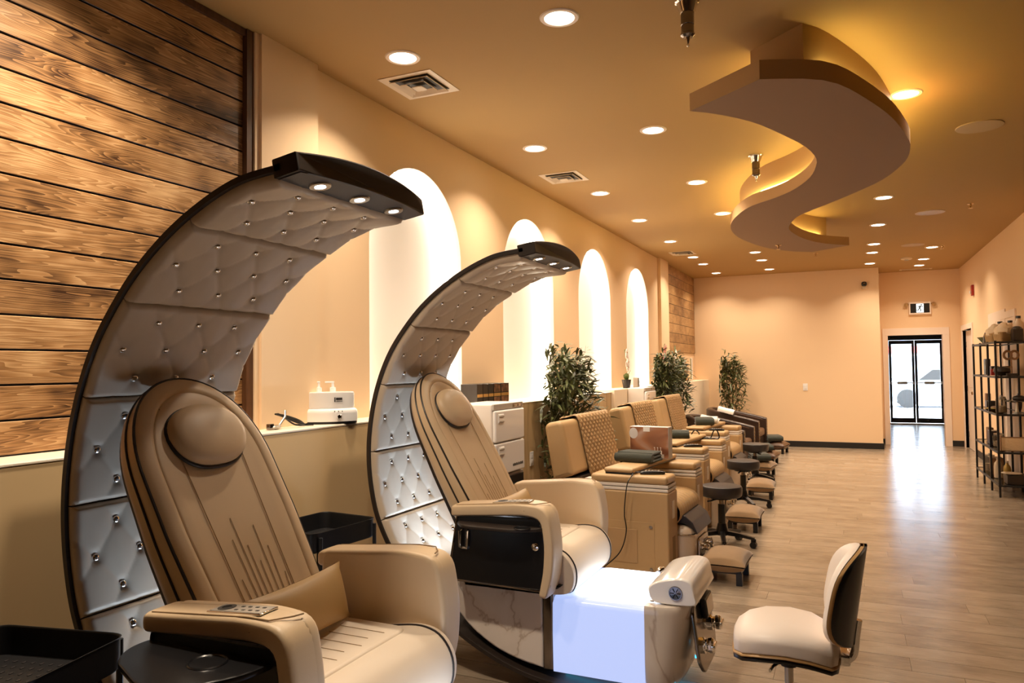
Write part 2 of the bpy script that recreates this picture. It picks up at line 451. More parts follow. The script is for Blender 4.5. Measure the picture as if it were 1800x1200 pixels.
wl.add([(XL-.32, Y0, 0), (XL-.32, YA, 0), (XL-.32, YA, HC), (XL-.32, Y0, HC)], [(0, 1, 2, 3)], 'wall')
wall_left = struct(wl, 'wall_left', None, 0)
for c, prof in zip(NIC, strips):
    m = MB(); q = [(c+(a-c)*.975, min(b, ZS)+(max(b, ZS)-ZS)*.975) for a, b in prof]
    m.grid([[(XL-ND+.012, a, b) for a, b in q], [(XL-ND+.045, a, b) for a, b in q]], 'niche_led')
    m.build('light_strip', wall_left)
# boarded walls and their dark trim
def boards(y0, y1, z1, name):
    m = MB()
    k = 0
    while LZ+.125*k < z1-.01:
        za, zb = LZ+.002+.125*k, min(LZ+.125*(k+1), z1); m.box(XL-.03, XL-.006, y0, y1, za+.002, zb-.002, 'wood', .003, 1); k += 1
    m.box(XL-.05, XL-.028, y0, y1, LZ, z1, 'black')
    return struct(m, name)
boards(Y0, 2.76, HC-.012, 'wall_left_boards')
m = MB(); m.box(XL-.03, XL+.02, 2.76, 2.805, LZ, HC-.002, 'wood_trim'); m.box(XL-.03, XL+.012, Y0, 2.76, HC-.035, HC-.002, 'wood_trim')
m.box(XL-.03, XL+.03, 2.805, 2.836, LZ, HC-.002, 'wall')
struct(m, 'trim_1')
m = MB()
for k in range(9):
    za = 1.74+.162*k; m.box(XL-.03, XL-.004, 12.06, 14.54, za+.002, min(za+.160, HC-.005), 'wood_far', .003, 1)
m.box(XL-.05, XL-.025, 12.05, 14.54, LZ, HC-.002, 'wall')
struct(m, 'wall_left_far_boards')
# ledge below the niches: painted, plywood faced, then cream
m = MB()
m.box(XL-.3, LF, Y0, 5.3, 0, LZ-.012, 'ledge', .004, 1); m.box(XL-.3, LF+.003, Y0, 5.3, LZ-.012, LZ, 'ledge_top', .003, 1)
struct(m, 'wall_left_ledge')
m = MB(); m.box(XL-.3, LF, 5.3, 8.24, 0, LZ-.004, 'ply'); m.box(XL-.3, LF+.002, 5.3, 8.24, LZ-.004, LZ, 'ledge_top')
struct(m, 'wall_left_plywood')
m = MB(); m.box(XL-.3, LF+.04, 8.24, YA, 0, LZ+.025, 'white_wall', .006, 2)
struct(m, 'wall_left_cream_ledge')
# back wall, return, entrance wall with its opening, corridor
m = MB(); m.box(XL-.4, XC-.1, YA, YA+.1, 0, HC, 'wall'); m.box(XC-.1, XC, YA, YB, 0, HC, 'wall'); struct(m, 'wall_back')
OL, OR, OT = .672, 1.566, 2.02
m = MB(); m.box(XC-.1, OL, YB, YB+.12, 0, HC, 'wall'); m.box(OR, 2.6, YB, YB+.12, 0, HC, 'wall'); m.box(OL, OR, YB, YB+.12, OT, HC, 'wall'); struct(m, 'wall_entrance')
m = MB()
m.box(OL-.085, OL+.005, YB-.022, YB+.14, 0, OT, 'trim', .004); m.box(OR-.005, OR+.105, YB-.022, YB+.14, 0, OT, 'trim', .004)
m.box(OL-.085, OR+.105, YB-.022, YB+.14, OT, OT+.13, 'trim', .004)
struct(m, 'trim_2')
m = MB(); m.box(XL, XC+.012, YA-.014, YA, 0, .105, 'black_base', .003, 1); m.box(XC, XC+.014, YA-.014, YB, 0, .105, 'black_base', .003, 1); struct(m, 'baseboard_back')
m = MB(); m.box(XC+.014, OL-.085, YB-.014, YB, 0, .105, 'black_base'); m.box(OR+.105, XR, YB-.014, YB, 0, .105, 'black_base', .003, 1); struct(m, 'baseboard_entrance')
m = MB(); m.box(XR-.012, XR, Y0, 14.04, 0, .105, 'black_base', .003, 1); struct(m, 'baseboard_right')
m = MB(); m.box(.30, .42, YB+.12, 20.9, 0, HC, 'wall'); m.box(2.25, 2.37, YB+.12, 20.9, 0, HC, 'wall')
struct(m, 'wall_corridor')
# right wall with a closed door by the entrance and a second one behind the shelf
D1, D2, DT = 14.13, 15.24, 2.07
m = MB(); m.box(XR, XR+.12, 8.6, 14.13, 0, HC, 'wall'); m.box(XR, XR+.12, Y0, 8.6, 0, HC, 'dark_wall'); m.box(XR, XR+.12, 15.24, YB, 0, HC, 'wall'); m.box(XR, XR+.12, 14.13, 15.24, DT, HC, 'wall'); struct(m, 'wall_right')  # near stretch is out of view, darkened to dim the bounce
m = MB(); m.box(XR-.018, XR+.13, D1-.085, D1, 0, DT, 'trim', .004); m.box(XR-.018, XR+.13, D2, D2+.085, 0, DT, 'trim', .004); m.box(XR-.018, XR+.13, D1-.085, D2+.085, DT, DT+.09, 'trim', .004); struct(m, 'trim_3')
def door_leaf(y0, y1, x, name):
    m = MB(); m.box(x, x+.045, y0, y1, .008, 2.06, 'trim', .003)
    for a in (.18, 1.08):
        m.box(x-.006, x, y0+.13, y1-.13, a, a+.78, 'trim', .005)
    o = struct(m, name)
    h = MB(); h.lathe([(.03, 0), (.03, .008), (.012, .012), (.012, .04), (.028, .05), (.028, .075), (.01, .08)], 'brass', 16, T=RT((x, y0+.07, 1.0), ry=-pi/2)); h.build('door_handle', o)
    for z in (.25, 1.05, 1.82):
        k = MB(); k.box(x-.014, x+.004, y1-.03, y1+.006, z-.05, z+.05, 'black', .003, 1); k.build('hinge', o)
    return o
door_leaf(14.135, 15.235, XR+.045, 'door_1')
m = MB()
for y in (10.62, 11.52, 11.9): m.box(XR-.02, XR, y, y+.09, 0, 2.06, 'trim', .004)
m.box(XR-.02, XR, 10.62, 11.61, 2.06, 2.15, 'trim', .004); m.box(XR-.008, XR, 10.71, 11.52, .01, 2.06, 'trim')
struct(m, 'door_2')
struct(MB().box(XL-.5, 2.6, Y0-.1, Y0, 0, HC, 'dark_wall'), 'wall_front')  # unseen wall, its dark colour added to cut bounced light

# ------------------------------------------------------------------ S-shaped bulkhead with cove light
RR = [(-.355, 3.69), (-.155, 3.78), (-.02, 3.91), (.11, 4.19), (.255, 4.60), (.355, 5.03), (.39, 5.27), (.385, 5.63), (.285, 6.07), (.135, 6.40), (-.075, 6.76), (-.275, 7.08), (-.415, 7.36), (-.51, 7.84), (-.49, 8.22), (-.395, 8.67), (-.215, 9.08), (.04, 9.36)]
LL = [(-.745, 3.99), (-.615, 4.11), (-.455, 4.34), (-.325, 4.65), (-.215, 4.97), (-.165, 5.26), (-.17, 5.48), (-.225, 5.81), (-.355, 6.15), (-.515, 6.39), (-.73, 6.63), (-.895, 6.99), (-1.015, 7.43), (-1.055, 7.92), (-1.01, 8.42), (-.85, 9.06), (-.615, 9.49), (-.375, 9.70)]
NS = 61
SR = [(p.x, p.y) for p in spline([(a, b, 0) for a, b in RR], NS)]
SL = [(p.x, p.y) for p in spline([(a, b, 0) for a, b in LL], NS)]
def sband(mb, i0, i1, inset, z0, z1, mside, mbot, close=True):
    R_ = []; L_ = []
    for i in range(i0, i1+1):
        a = Vector(SR[i]); b = Vector(SL[i]); d = (b-a).normalized()
        R_.append(a+d*inset); L_.append(b-d*inset)
    k = len(R_)
    for P in (R_, L_):
        mb.grid([[(p.x, p.y, z0) for p in P], [(p.x, p.y, z1) for p in P]], mside)
    for z, mm in ((z0, mbot), (z1, mside)):
        mb.grid([[(p.x, p.y, z) for p in R_], [(p.x, p.y, z) for p in L_]], mm)
    for i in (0, k-1):
        mb.add([(R_[i].x, R_[i].y, z0), (L_[i].x, L_[i].y, z0), (L_[i].x, L_[i].y, z1), (R_[i].x, R_[i].y, z1)], [(0, 1, 2, 3)], mside)
    return R_, L_
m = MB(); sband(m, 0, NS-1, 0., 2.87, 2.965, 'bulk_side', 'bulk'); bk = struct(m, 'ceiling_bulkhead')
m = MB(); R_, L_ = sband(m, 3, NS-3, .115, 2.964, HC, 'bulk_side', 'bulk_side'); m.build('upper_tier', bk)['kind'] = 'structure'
for P, sg in ((R_, -1), (L_, 1)):
    m = MB(); path = [(p.x, p.y, 2.975) for p in P[1:-1]]
    Rr = [Vector(SR[i]) for i in range(4, NS-3)]; Ll = [Vector(SL[i]) for i in range(4, NS-3)]
    pp = []
    for i in range(len(path)):
        d = (Ll[i]-Rr[i]).normalized()*(.022*sg); pp.append((path[i][0]+d.x, path[i][1]+d.y, 2.978))
    m.tube(pp, .009, 'cove_led', 6); m.build('light_strip', bk)

# ------------------------------------------------------------------ ceiling fittings
LIGHT_COL = (1., .82, .62)
def downlight():
    t = thing('downlight', 'x', 'ceiling light', (0, 0, HC), 0, 'round recessed downlights')
    m = MB(); m.lathe([(.072, -.001), (.074, -.006), (.092, -.006), (.097, -.001), (.097, 0)], 'trim', 32); m.build('trim_ring', t)
    m = MB(); m.lathe([(.0005, -.004), (.073, -.003)], 'spot', 32); m.build('lens', t)
    return t
ORD = ['first', 'second', 'third', 'fourth', 'fifth', 'sixth', 'seventh', 'eighth']
def lamp(x, y, e, z=HC-.02, size=.14, spread=2.15, col=LIGHT_COL):
    ld = bpy.data.lights.new('downlight_lamp', 'AREA'); ld.shape = 'DISK'; ld.size = size; ld.energy = e; ld.color = col; ld.spread = spread
    lo = bpy.data.objects.new('downlight_lamp', ld); COL.objects.link(lo); lo.location = (x, y, z)
    return lo
dl0 = None
ROWS = [(-2.175, [3.39, 5.26, 6.92, 8.42, 10.05, 11.68, 12.56, 13.90], 'in the row beside the arched wall'),
        (-1.24, [3.33, 5.23, 6.91, 8.47, 11.63, 12.56, 13.82], 'in the row left of the curved bulkhead'),
        (.37, [5.24, 8.43, 10.06, 11.66, 12.54, 13.88], 'in the row right of the curved bulkhead'),
        (1.155, [12.38, 13.73, 14.57], 'in the short row near the exit sign')]
def place_dl(x, y, lab):
    global dl0
    if dl0 is None: dl0 = downlight(); dl0['label'] = lab; dl0.location = (x, y, HC); return dl0
    return dup(dl0, lab, (x, y, HC))
EN = 10.5
for x, ys, where in ROWS:
    for i, y in enumerate(ys):
        place_dl(x, y, 'downlight %s from the camera %s' % (ORD[i], where))
        lamp(x, y, EN*(1.35 if x < -2 and y < 9 else 1.))
place_dl(-2.175, 1.72, 'downlight over the boarded wall behind the tall crescent, just past the frame'); lamp(-2.175, 1.72, EN*2.2)
place_dl(-1.24, 1.70, 'downlight over the nearest cream seat, just past the frame'); lamp(-1.24, 1.70, EN*1.4)

def vent():
    t = thing('ceiling_vent', 'x', 'vent', (0, 0, HC), 0, 'square ceiling vents')
    m = MB()
    for k, (a, z) in enumerate(((.178, -.004), (.128, -.016), (.082, -.022))):
        b = a-(.045 if k == 0 else .022)
        for r in range(4):
            T = Matrix.Rotation(r*pi/2, 4, 'Z')
            m.add([(-a, -a, z), (a, -a, z), (b, -b, z+.004 if k == 0 else z+.014), (-b, -b, z+.004 if k == 0 else z+.014), (-a, -a, z+.004), (a, -a, z+.004)], [(0, 1, 2, 3), (0, 1, 5, 4)], 'greyvent', T)
    m.box(-.036, .036, -.036, .036, -.026, -.02, 'greyvent', .003, 1)
    m.build('louver_frame', t)
    m = MB(); m.box(-.13, .13, -.13, .13, -.0035, -.001, 'ventdark'); m.build('duct', t)
    return t
v0 = vent(); v0.location = (-2.30, 3.765, HC); v0['label'] = 'large square louvered vent beside the nearest wall-side downlight'
dup(v0, 'square louvered vent halfway between two wall-side downlights', (-2.28, 6.19, HC))
dup(v0, 'small far square vent by the far boarded wall', (-2.24, 11.2, HC))
at(MB().box(-.26, .26, -.05, .05, -.012, 0, 'greyvent', .004).box(-.22, .22, -.012, .012, -.014, -.011, 'ventdark'), 'slot_vent', 'long slot vent in the ceiling above the exit sign', 'vent', (1.14, 15.1, HC))
sp = None
for x, y, lab in ((.90, 6.2, 'large round flat ceiling speaker right of the curved bulkhead'), (.88, 9.51, 'round ceiling speaker halfway down the room'), (.88, 12.0, 'small far round ceiling speaker near the exit end')):
    if sp is None:
        sp = thing('ceiling_speaker', lab, 'speaker', (x, y, HC), 0, 'round ceiling speakers')
        m = MB(); m.lathe([(.125, -.006), (.13, -.008), (.15, -.006), (.152, 0)], 'dullrim', 32); m.build('rim', sp)
        m = MB(); m.lathe([(.0005, -.006), (.126, -.005)], 'speaker', 32); m.build('speaker_grille', sp)
    else: dup(sp, lab, (x, y, HC))
hk = None
for x, y, lab in ((-.645, 3.44, 'chrome pendant lamp mount cut by the top edge of the photo'), (-.645, 6.24, 'chrome pendant lamp mount beside the curved bulkhead')):
    if hk is None:
        hk = thing('pendant_mount', lab, 'pendant fitting', (x, y, HC), 0, 'chrome pendant mounts')
        m = MB(); m.lathe([(.058, 0), (.058, -.006), (.05, -.012), (.036, -.05), (.034, -.056)], 'chrome', 12); m.build('canopy', hk, 30)
        m = MB(); m.lathe([(.031, -.05), (.031, -.112), (.028, -.114), (.030, -.118), (.030, -.150), (.033, -.153), (.033, -.162), (.024, -.170), (.022, -.172)], 'dkchrome', 12); m.build('socket', hk, 30)
        m = MB(); m.lathe([(.014, -.168), (.011, -.18), (.006, -.195), (.004, -.20), (.007, -.206), (.006, -.212), (.001, -.216)], 'chrome', 12); m.build('finial', hk)
    else: dup(hk, lab, (x, y, HC))
sm = thing('smoke_detector', 'round beige smoke detector on the far ceiling', 'smoke detector', (.89, 13.44, HC), 0)
m = MB(); m.lathe([(.085, 0), (.085, -.018), (.07, -.03), (.001, -.034)], 'greyvent', 24); m.build('cover', sm); m = MB(); m.lathe([(.03, -.033), (.03, -.046), (.001, -.048)], 'greyplastic', 16); m.build('sensor', sm)
spk = None
for x, y, z, lab in ((1.23, 9.2, HC, 'tiny brass sprinkler head by the right wall ceiling'), (-.70, 8.95, 2.87, 'tiny brass sprinkler head under the curved bulkhead'), (1.28, 12.3, HC, 'tiny brass sprinkler head beside the short row of downlights'), (-.42, 12.2, HC, 'tiny brass sprinkler head beyond the curved bulkhead')):
    m = MB(); m.lathe([(.035, 0), (.03, -.006), (.012, -.008), (.010, -.03), (.004, -.034), (.004, -.045), (.022, -.046), (.022, -.049), (.001, -.05)], 'brass', 16)
    at(m, 'ceiling_sprinkler', lab, 'sprinkler', (x, y, z), 0, 'sprinkler heads')

# ------------------------------------------------------------------ wall fittings
ex = thing('exit_sign', 'lit running man exit sign over the open doorway', 'sign', (1.215, YB, 2.51))
m = MB(); m.box(-.18, .18, -.05, 0, -.115, .115, 'trim', .006); m.build('housing', ex)
fp = MB(); fp.box(-.155, .155, -.054, -.049, -.085, .085, 'doorblk', .002, 1); fp = fp.build('face_panel', ex)
m = MB(); m.box(-.058, .058, -.056, -.0535, -.080, .080, emat('exit_pictogram_light', (.95, 1., .97), 2.2)); m.build('lit_door', fp)
m = MB()
def limb(*pts, w=.011): m.tube([(x, -.0575, z) for x, z in pts], w, 'doorblk', 8)
m.ellip((.022, -.0575, .058), (.014, .003, .014), 'doorblk')
limb((.008, .040), (-.010, .002), w=.015); limb((.008, .038), (.034, .026), (.050, .034), w=.007); limb((.006, .036), (-.022, .036), (-.036, .014), w=.007)
limb((-.008, .0), (.014, -.026), (.004, -.062), w=.009); limb((-.012, .0), (-.026, -.034), (-.056, -.040), w=.009)
m.build('running_man', fp)
for s in (-1, 1):
    m = MB(); m.tube([(s*.17, -.03, .08), (s*.225, -.03, .082)], .012, 'brass'); m.lathe([(.001, 0), (.026, .004), (.036, .04), (.036, .05), (.001, .048)], 'brass', 16, T=RT((s*.225, -.03, .085), rx=pi/2+.5)); m.build('emergency_lamp', ex)
al = thing('fire_alarm', 'small red fire alarm strobe on the right wall', 'alarm', (XR, 13.84, 2.66))
m = MB(); m.box(-.035, 0, -.06, .06, -.085, .085, 'red', .006); m.build('housing', al); m = MB(); m.box(-.06, -.034, -.03, .03, -.055, -.005, 'offwhite', .008); m.build('strobe', al)
cm = thing('security_camera', 'small black security camera high on the back wall', 'camera', (.285, YA, 2.90))
m = MB(); m.box(-.035, .035, -.05, 0, -.07, -.02, 'ceramic', .01); m.build('mount', cm); m = MB(); m.ellip((0, -.06, .015), (.045, .055, .042), 'black', e=.7); m.build('body', cm); m = MB(); m.lathe([(.02, 0), (.02, .012), (.001, .014)], 'dkchrome', 16, T=RT((0, -.112, .015), rx=pi/2)); m.build('lens', cm)
sw = thing('light_switch', 'white light switch plate on the bare back wall', 'switch', (-.73, YA, 1.09))
m = MB(); m.box(-.04, .04, -.008, 0, -.065, .065, 'white', .003); m.build('plate', sw); m = MB(); m.box(-.018, .018, -.014, -.007, -.035, .035, 'white', .003); m.build('rocker', sw)
m = MB(); m.box(-.014, 0, -.62, .62, -.11, .11, 'trim', .003); at(m, 'wall_sign', 'blank white rectangular panel on the right wall above the shelf', 'sign', (XR, 11.9, 2.08))
ot = thing('power_outlet', 'white wall outlet on the plywood under the niches', 'outlet', (LF, 5.87, .72), 0)
m = MB(); m.box(0, .006, -.037, .037, -.06, .06, 'white', .003); m.build('plate', ot)
for z in (-.022, .022):
    m = MB(); m.box(.005, .009, -.018, .018, z-.014, z+.014, 'white', .003); m.build('socket', ot)

# ------------------------------------------------------------------ the crescent pedicure chairs
CRES = [(-1.395, 2.068), (-1.57, 2.043), (-1.76, 1.962), (-1.92, 1.855), (-2.045, 1.735), (-2.163, 1.575), (-2.245, 1.38), (-2.286, 1.17), (-2.288, .98), (-2.255, .79), (-2.20, .655), (-2.12, .53), (-2.0, .395), (-1.85, .27), (-1.7, .175), (-1.5, .09), (-1.3, .045), (-1.0, .022)]
CP = [Vector((p.x, 0, p.z)) for p in spline([(a+1.5, 0, b) for a, b in CRES], 260)]
CLEN = sum((CP[i+1]-CP[i]).length for i in range(len(CP)-1))
def cres(s):
    t = max(0, min(1, s/CLEN))*(len(CP)-1); i = min(int(t), len(CP)-2); p = CP[i].lerp(CP[i+1], t-i)
    a = CP[max(0, i-3)]; b = CP[min(len(CP)-1, i+4)]; tg = (b-a).normalized()
    return p, Vector((-tg.z, 0, tg.x))
PADL, PHW = .364, .315
def pad_buttons(nr):
    rows = []
    for k in range(nr):
        v = (k+.62)/(nr+.24)*PADL
        us = (-.165, 0., .165) if (k % 2 == 0) else (-.2475, -.0825, .0825, .2475)
        rows.append([(u, v) for u in us])
    return rows
def make_pad(parent, s0, buttons):
    pts = [p for r in buttons for p in r]
    segs = []
    for k, r in enumerate(buttons):
        nxt = buttons[k+1] if k+1 < len(buttons) else None
        for (u, v) in r:
            if nxt:
                for q in nxt:
                    if abs(q[0]-u) < .1: segs.append(((u, v), q))
            if k == 0:
                for d in (-.0825, .0825): segs.append(((u, v), (u+d, v-.105)))
            if not nxt:
                for d in (-.0825, .0825): segs.append(((u, v), (u+d, v+.105)))
            if abs(u) > .2:
                for d in (-.09, .09): segs.append(((u, v), (math.copysign(.33, u), v+d)))
    def hgt(u, v):
        db = min((u-a)**2+(v-b)**2 for a, b in pts)**.5
        ds = 9.
        for (a, b), (c, d) in segs:
            L2 = (c-a)**2+(d-b)**2; t = max(0, min(1, ((u-a)*(c-a)+(v-b)*(d-b))/L2))
            ds = min(ds, (u-a-t*(c-a))**2+(v-b-t*(d-b))**2)
        ds = ds**.5
        h = .045-.011*exp(-(db/.022)**2)-.0032*exp(-(ds/.0042)**2)+.004*min(1, ds/.055)
        e = min(PHW-abs(u), v, PADL-v)
        h -= .020*max(0, 1-e/.016)**2
        return h
    NU, NV = 72, 44; rows = []
    for i in range(NV+1):
        v = .002+(PADL-.004)*i/NV; p, n = cres(s0+v); row = []
        if i in (0, NV): row.append(p+n*.018+Vector((0, -PHW, 0)))
        else: row.append(p+n*.018+Vector((0, -PHW, 0)))
        for j in range(NU+1):
            u = -PHW+2*PHW*j/NU
            row.append(p+n*max(.02, hgt(u, v)+.006)+Vector((0, u, 0)))
        row.append(p+n*.018+Vector((0, PHW, 0)))
        rows.append(row)
    e0 = [Vector(q) for q in rows[0]]; e1 = [Vector(q) for q in rows[-1]]
    p, n = cres(s0+.001); rows.insert(0, [p+n*.018+Vector((0, q.y, 0)) for q in e0])
    p, n = cres(s0+PADL-.001); rows.append([p+n*.018+Vector((0, q.y, 0)) for q in e1])
    m = MB(); m.grid(rows, 'pad'); pad = m.build('tufted_pad', parent, 50)
    for u, v in pts:
        p, n = cres(s0+v)
        o = bpy.data.objects.new('crystal_button', BTN); COL.objects.link(o); o.parent = pad
        o.location = p+n*(hgt(u, v)+.0095)+Vector((0, u, 0)); o.rotation_euler = (0, atan2(n.x, n.z), 0)
    return pad
def btn_mesh():
    m = MB(); m.lathe([(.0125, -.012), (.0140, 0), (.0128, .006), (.0085, .0105), (.0005, .012)], 'crystal', 12); o = m.build('crystal_button', None, 60); me = o.data; bpy.data.objects.remove(o); return me
BTN = btn_mesh()

# backrest: local frame u across, v up the recline, w out of the front
BO = Vector((-1.555+1.5, 0, .575)); BV = Vector((-.506, 0, .8625)); BW = Vector((.8625, 0, .506))
def bp(u, v, w): return BO+BV*v+BW*w+Vector((0, u, 0))
VTOP = 1.045
def bhw(v):
    if v < .5: return .232+.04*(v/.5)**.8
    if v < .70: return .272
    t = (v-.70)/(VTOP-.70); return .272*sqrt(max(0, 1-t**2.25))
def back_outline():
    L = []
    for k in range(16): v = .70*k/15; L.append((bhw(v), v))
    for k in range(1, 18):
        a = pi/2*k/18; v = .70+(VTOP-.70)*sin(a)**(.95); L.append((bhw(v), v))
    R = [(-u, v) for u, v in L][::-1]
    return L+[(0., VTOP)]+R
BOUT = back_outline()
def inset(poly, d):
    n = len(poly); out = []
    for i in range(n):
        a = Vector(poly[i-1]); b = Vector(poly[(i+1) % n]); t = (b-a).normalized(); nn = Vector((-t.y, t.x))
        p = Vector(poly[i])+nn*d
        if i in (0, n-1): p = Vector((poly[i][0]-math.copysign(d, poly[i][0]), poly[i][1]+d*.3))
        out.append((p.x, p.y))
    return out
def thick(v): return .165-.085*v/VTOP
def make_backrest(par):
    m = MB(); rings = []
    for f, w0, d in ((1, .012, .05), (1, .002, .022), (.92, 0, .006), (.75, 0, .0), (.52, 0, -.001), (.50, 0, .003), (.48, 0, -.001), (.22, 0, -.001), (.10, 0, .001), (.08, 0, .004), (.05, 0, .002), (.01, .002, .010), (0, .006, .022), (0, .009, .04), (0, .008, .052), (0, .003, .058), (0, .008, .064), (0, .006, .10), (0, .001, .15)):
        q = inset(BOUT, d)
        rings.append([tuple(bp(u, v, -f*thick(max(0, min(VTOP, v)))+w0)) for u, v in q])
    m.loft(rings, 'cream')
    b = m.build('backrest', par, 60)
    for f, d in ((.085, -.001), (.50, -.001)):
        q = inset(BOUT, d); t = MB(); t.tube([bp(u, v, -f*thick(max(0, min(VTOP, v)))) for u, v in q], .0046, 'piping', 8)
        t.build('piping', b)
    t = MB()
    for s in (-1, 1):
        t.tube([bp(s*(.135-.03*k/8), .93-.80*k/8, .0045) for k in range(9)], .0016, 'seam', 6)
    for u, v1 in ((-.085, .32), (-.06, .45), (-.035, .52), (-.01, .42), (.015, .36), (.045, .48), (.07, .40), (.095, .30)):
        t.tube([bp(u*(.8+.2*k/5), .12+(v1-.12)*k/5, .003) for k in range(6)], .0011, 'brown_piping', 5)
    t.build('stitching', b)
    # back shell
    m = MB(); q = inset(BOUT, .012); m.loft([[tuple(bp(u, v, -thick(max(0, min(VTOP, v)))-a)) for u, v in inset(q, c)] for a, c in ((-.004, 0.), (.012, .004), (.018, .03))], 'blackm'); m.build('back_shell', b, 50)
    # head cushion with a dark welt beneath
    def ring(cu, cv, au, av, w, n=40):
        out = []
        for k in range(n):
            a = 2*pi*k/n; ca, sa = cos(a), sin(a)
            u = math.copysign(abs(ca)**.78, ca)*au; v = math.copysign(abs(sa)**.82, sa)*av
            u *= 1-.10*(v/av if v < 0 else -.0)*-1 if v < 0 else 1-.16*max(0, v/av)**2
            out.append(tuple(bp(cu+u, cv+v, w)))
        return out
    h = MB(); h.loft([ring(0, .815, .150*a, .108*a, w) for a, w in ((.9, -.002), (1., .006), (1.02, .018), (1.0, .034), (.93, .047), (.78, .056), (.5, .062), (.2, .064))], 'cream')
    hc = h.build('head_cushion', par, 60)
    t = MB(); t.tube([Vector(p) for p in ring(0, .812, .153, .111, .008)], .006, 'piping', 8, closed=True); t.build('piping', hc)
    return b

def make_throne(label, cy, swing, dx=0., cdy=0.):
    t = thing('pedicure_chair', label, 'pedicure chair', (-1.5+dx, cy, 0), 0, 'crescent pedicure chairs')
    x = lambda X: X+1.5
    # crescent shell
    m = MB(); rows = []
    K = 150
    W = PHW+.012
    for k in range(K+1):
        p, n = cres(CLEN*k/K); tf = .020
        sec = [(-.004, -W+.01), (0, -W), (tf*.9, -W), (tf, -W+.006), (tf, W-.006), (tf*.9, W), (0, W), (-.004, W-.01)]
        rows.append([tuple(p+n*(a)+Vector((0, b, 0))) for a, b in sec])
    m.loft(rows, 'blackm'); cf = m.build('crescent_frame', t, 40); cf.location.y = cdy
    # end light bar
    T = RT((x(-1.415), 0, 2.048), ry=-.16)
    m = MB(); arch = [(-W, -.02)]+[(-W+2*W*k/24, .034+.024*sin(pi*k/24)**.9) for k in range(25)]+[(W, -.02)]
    bm_ = MB(); bm_.prism(arch, -.005, .085, 0, 'blackm', .006)
    # bow the front face outwards
    bm_.v = [(a+(.03*(1-(b/W)**2) if a > .04 else 0), b, c) for a, b, c in bm_.v]
    m.add(bm_.v, bm_.f, 'blackm', T); lb = m.build('light_bar', t, 40); lb.location.y = cdy
    m = MB(); pl = [(.002, -W+.012)]+[(.078+.03*(1-(yy/W)**2), yy) for yy in [(-W+.012)+(2*W-.024)*k/12 for k in range(13)]]+[(.002, W-.012)]
    m.prism(pl, -.0225, -.019, 2, 'navy', T=T); m.build('underside_panel', lb)
    for yy in (-.19, 0., .19):
        c = T @ Vector((.045, yy, -.022))
        TT = RT(c, ry=-.16+pi)
        m = MB(); m.lathe([(.018, .002), (.0185, .005), (.031, .005), (.033, .001), (.033, -.002)], 'steel', 24, T=TT); m.lathe([(.0005, .0035), (.016, .0035)], 'led', 20, T=TT); m.lathe([(.016, .0036), (.018, .0028)], 'black', 20, T=TT, cap=(False, False))
        m.build('spotlight', lb)
    # tufted pads
    s = .012
    for k in range(6):
        make_pad(t, s, pad_buttons(3)).location.y = cdy; s += PADL+.0015
    make_backrest(t)
    # seat with a waterfall front
    prof = [(-1.74, .44), (-1.76, .54), (-1.70, .60), (-1.5, .622), (-1.38, .645), (-1.29, .655), (-1.225, .64), (-1.185, .60), (-1.168, .55), (-1.175, .49), (-1.21, .455), (-1.34, .44)]
    pp = [(p.x, p.z) for p in spline([(x(a), 0, b) for a, b in prof], 60)]
    m = MB(); rings = []
    for yy, k in ((-.30, .012), (-.295, .004), (-.28, 0), (0, -.004), (.28, 0), (.295, .004), (.30, .012)):
        c = Vector((x(-1.4), 0, .54))
        rings.append([(c.x+(a-c.x)*(1-k*2), yy, c.z+(b-c.z)*(1-k*4)) for a, b in pp])
    m.loft(rings, 'cream_pale'); se = m.build('seat', t, 60)
    for sg in (-1, 1):
        tt = MB(); tt.tube([(a+.001, sg*.268, b+.001) for a, b in pp[22:56]], .0042, 'piping', 8); tt.build('piping', se)
    m = MB(); m.prism([(a, b) for a, b in round_poly([(x(-1.66), -.24), (x(-1.33), -.235), (x(-1.31), -.20), (x(-1.31), .20), (x(-1.33), .235), (x(-1.66), .24)], .04)], .628, .662, 2, 'cream_pale', .012, 3)
    m.build('seat_cushion', t, 50)
    m = MB()
    for k in range(6):
        yy = -.15+.06*k; m.tube([(x(-1.52), yy, .6635), (x(-1.44+.02*(k % 3)), yy, .6635), (x(-1.37+.02*(k % 2)), yy, .6632)], .0009, 'seam', 5)
    m.build('stitching', se)
    # arms
    b_o = round_poly([(x(-1.725), .853), (x(-1.37), .884), (x(-1.245), .872), (x(-1.215), .70), (x(-1.225), .56), (x(-1.252), .475)], [0, .06, .065, .12, .08, 0], 7)
    b_i = round_poly([(x(-1.725), .795), (x(-1.36), .822), (x(-1.285), .812), (x(-1.268), .70), (x(-1.275), .58), (x(-1.295), .485)], [0, .06, .05, .10, .08, 0], 7)
    b_o = [(q.x, q.y) for q in spline([(a, b, 0) for a, b in b_o], 48)]; b_i = [(q.x, q.y) for q in spline([(a, b, 0) for a, b in b_i], 48)]
    inner = round_poly([(x(-1.725), .50), (x(-1.72), .855), (x(-1.37), .884), (x(-1.245), .872), (x(-1.215), .70), (x(-1.225), .56), (x(-1.25), .475)], [.02, .03, .05, .055, .1, .05, .02], 5)
    pan = round_poly([(x(-1.765), .50), (x(-1.71), .81), (x(-1.292), .82), (x(-1.26), .70), (x(-1.24), .525), (x(-1.26), .492)], [.02, .02, .03, .04, .03, .02], 4)
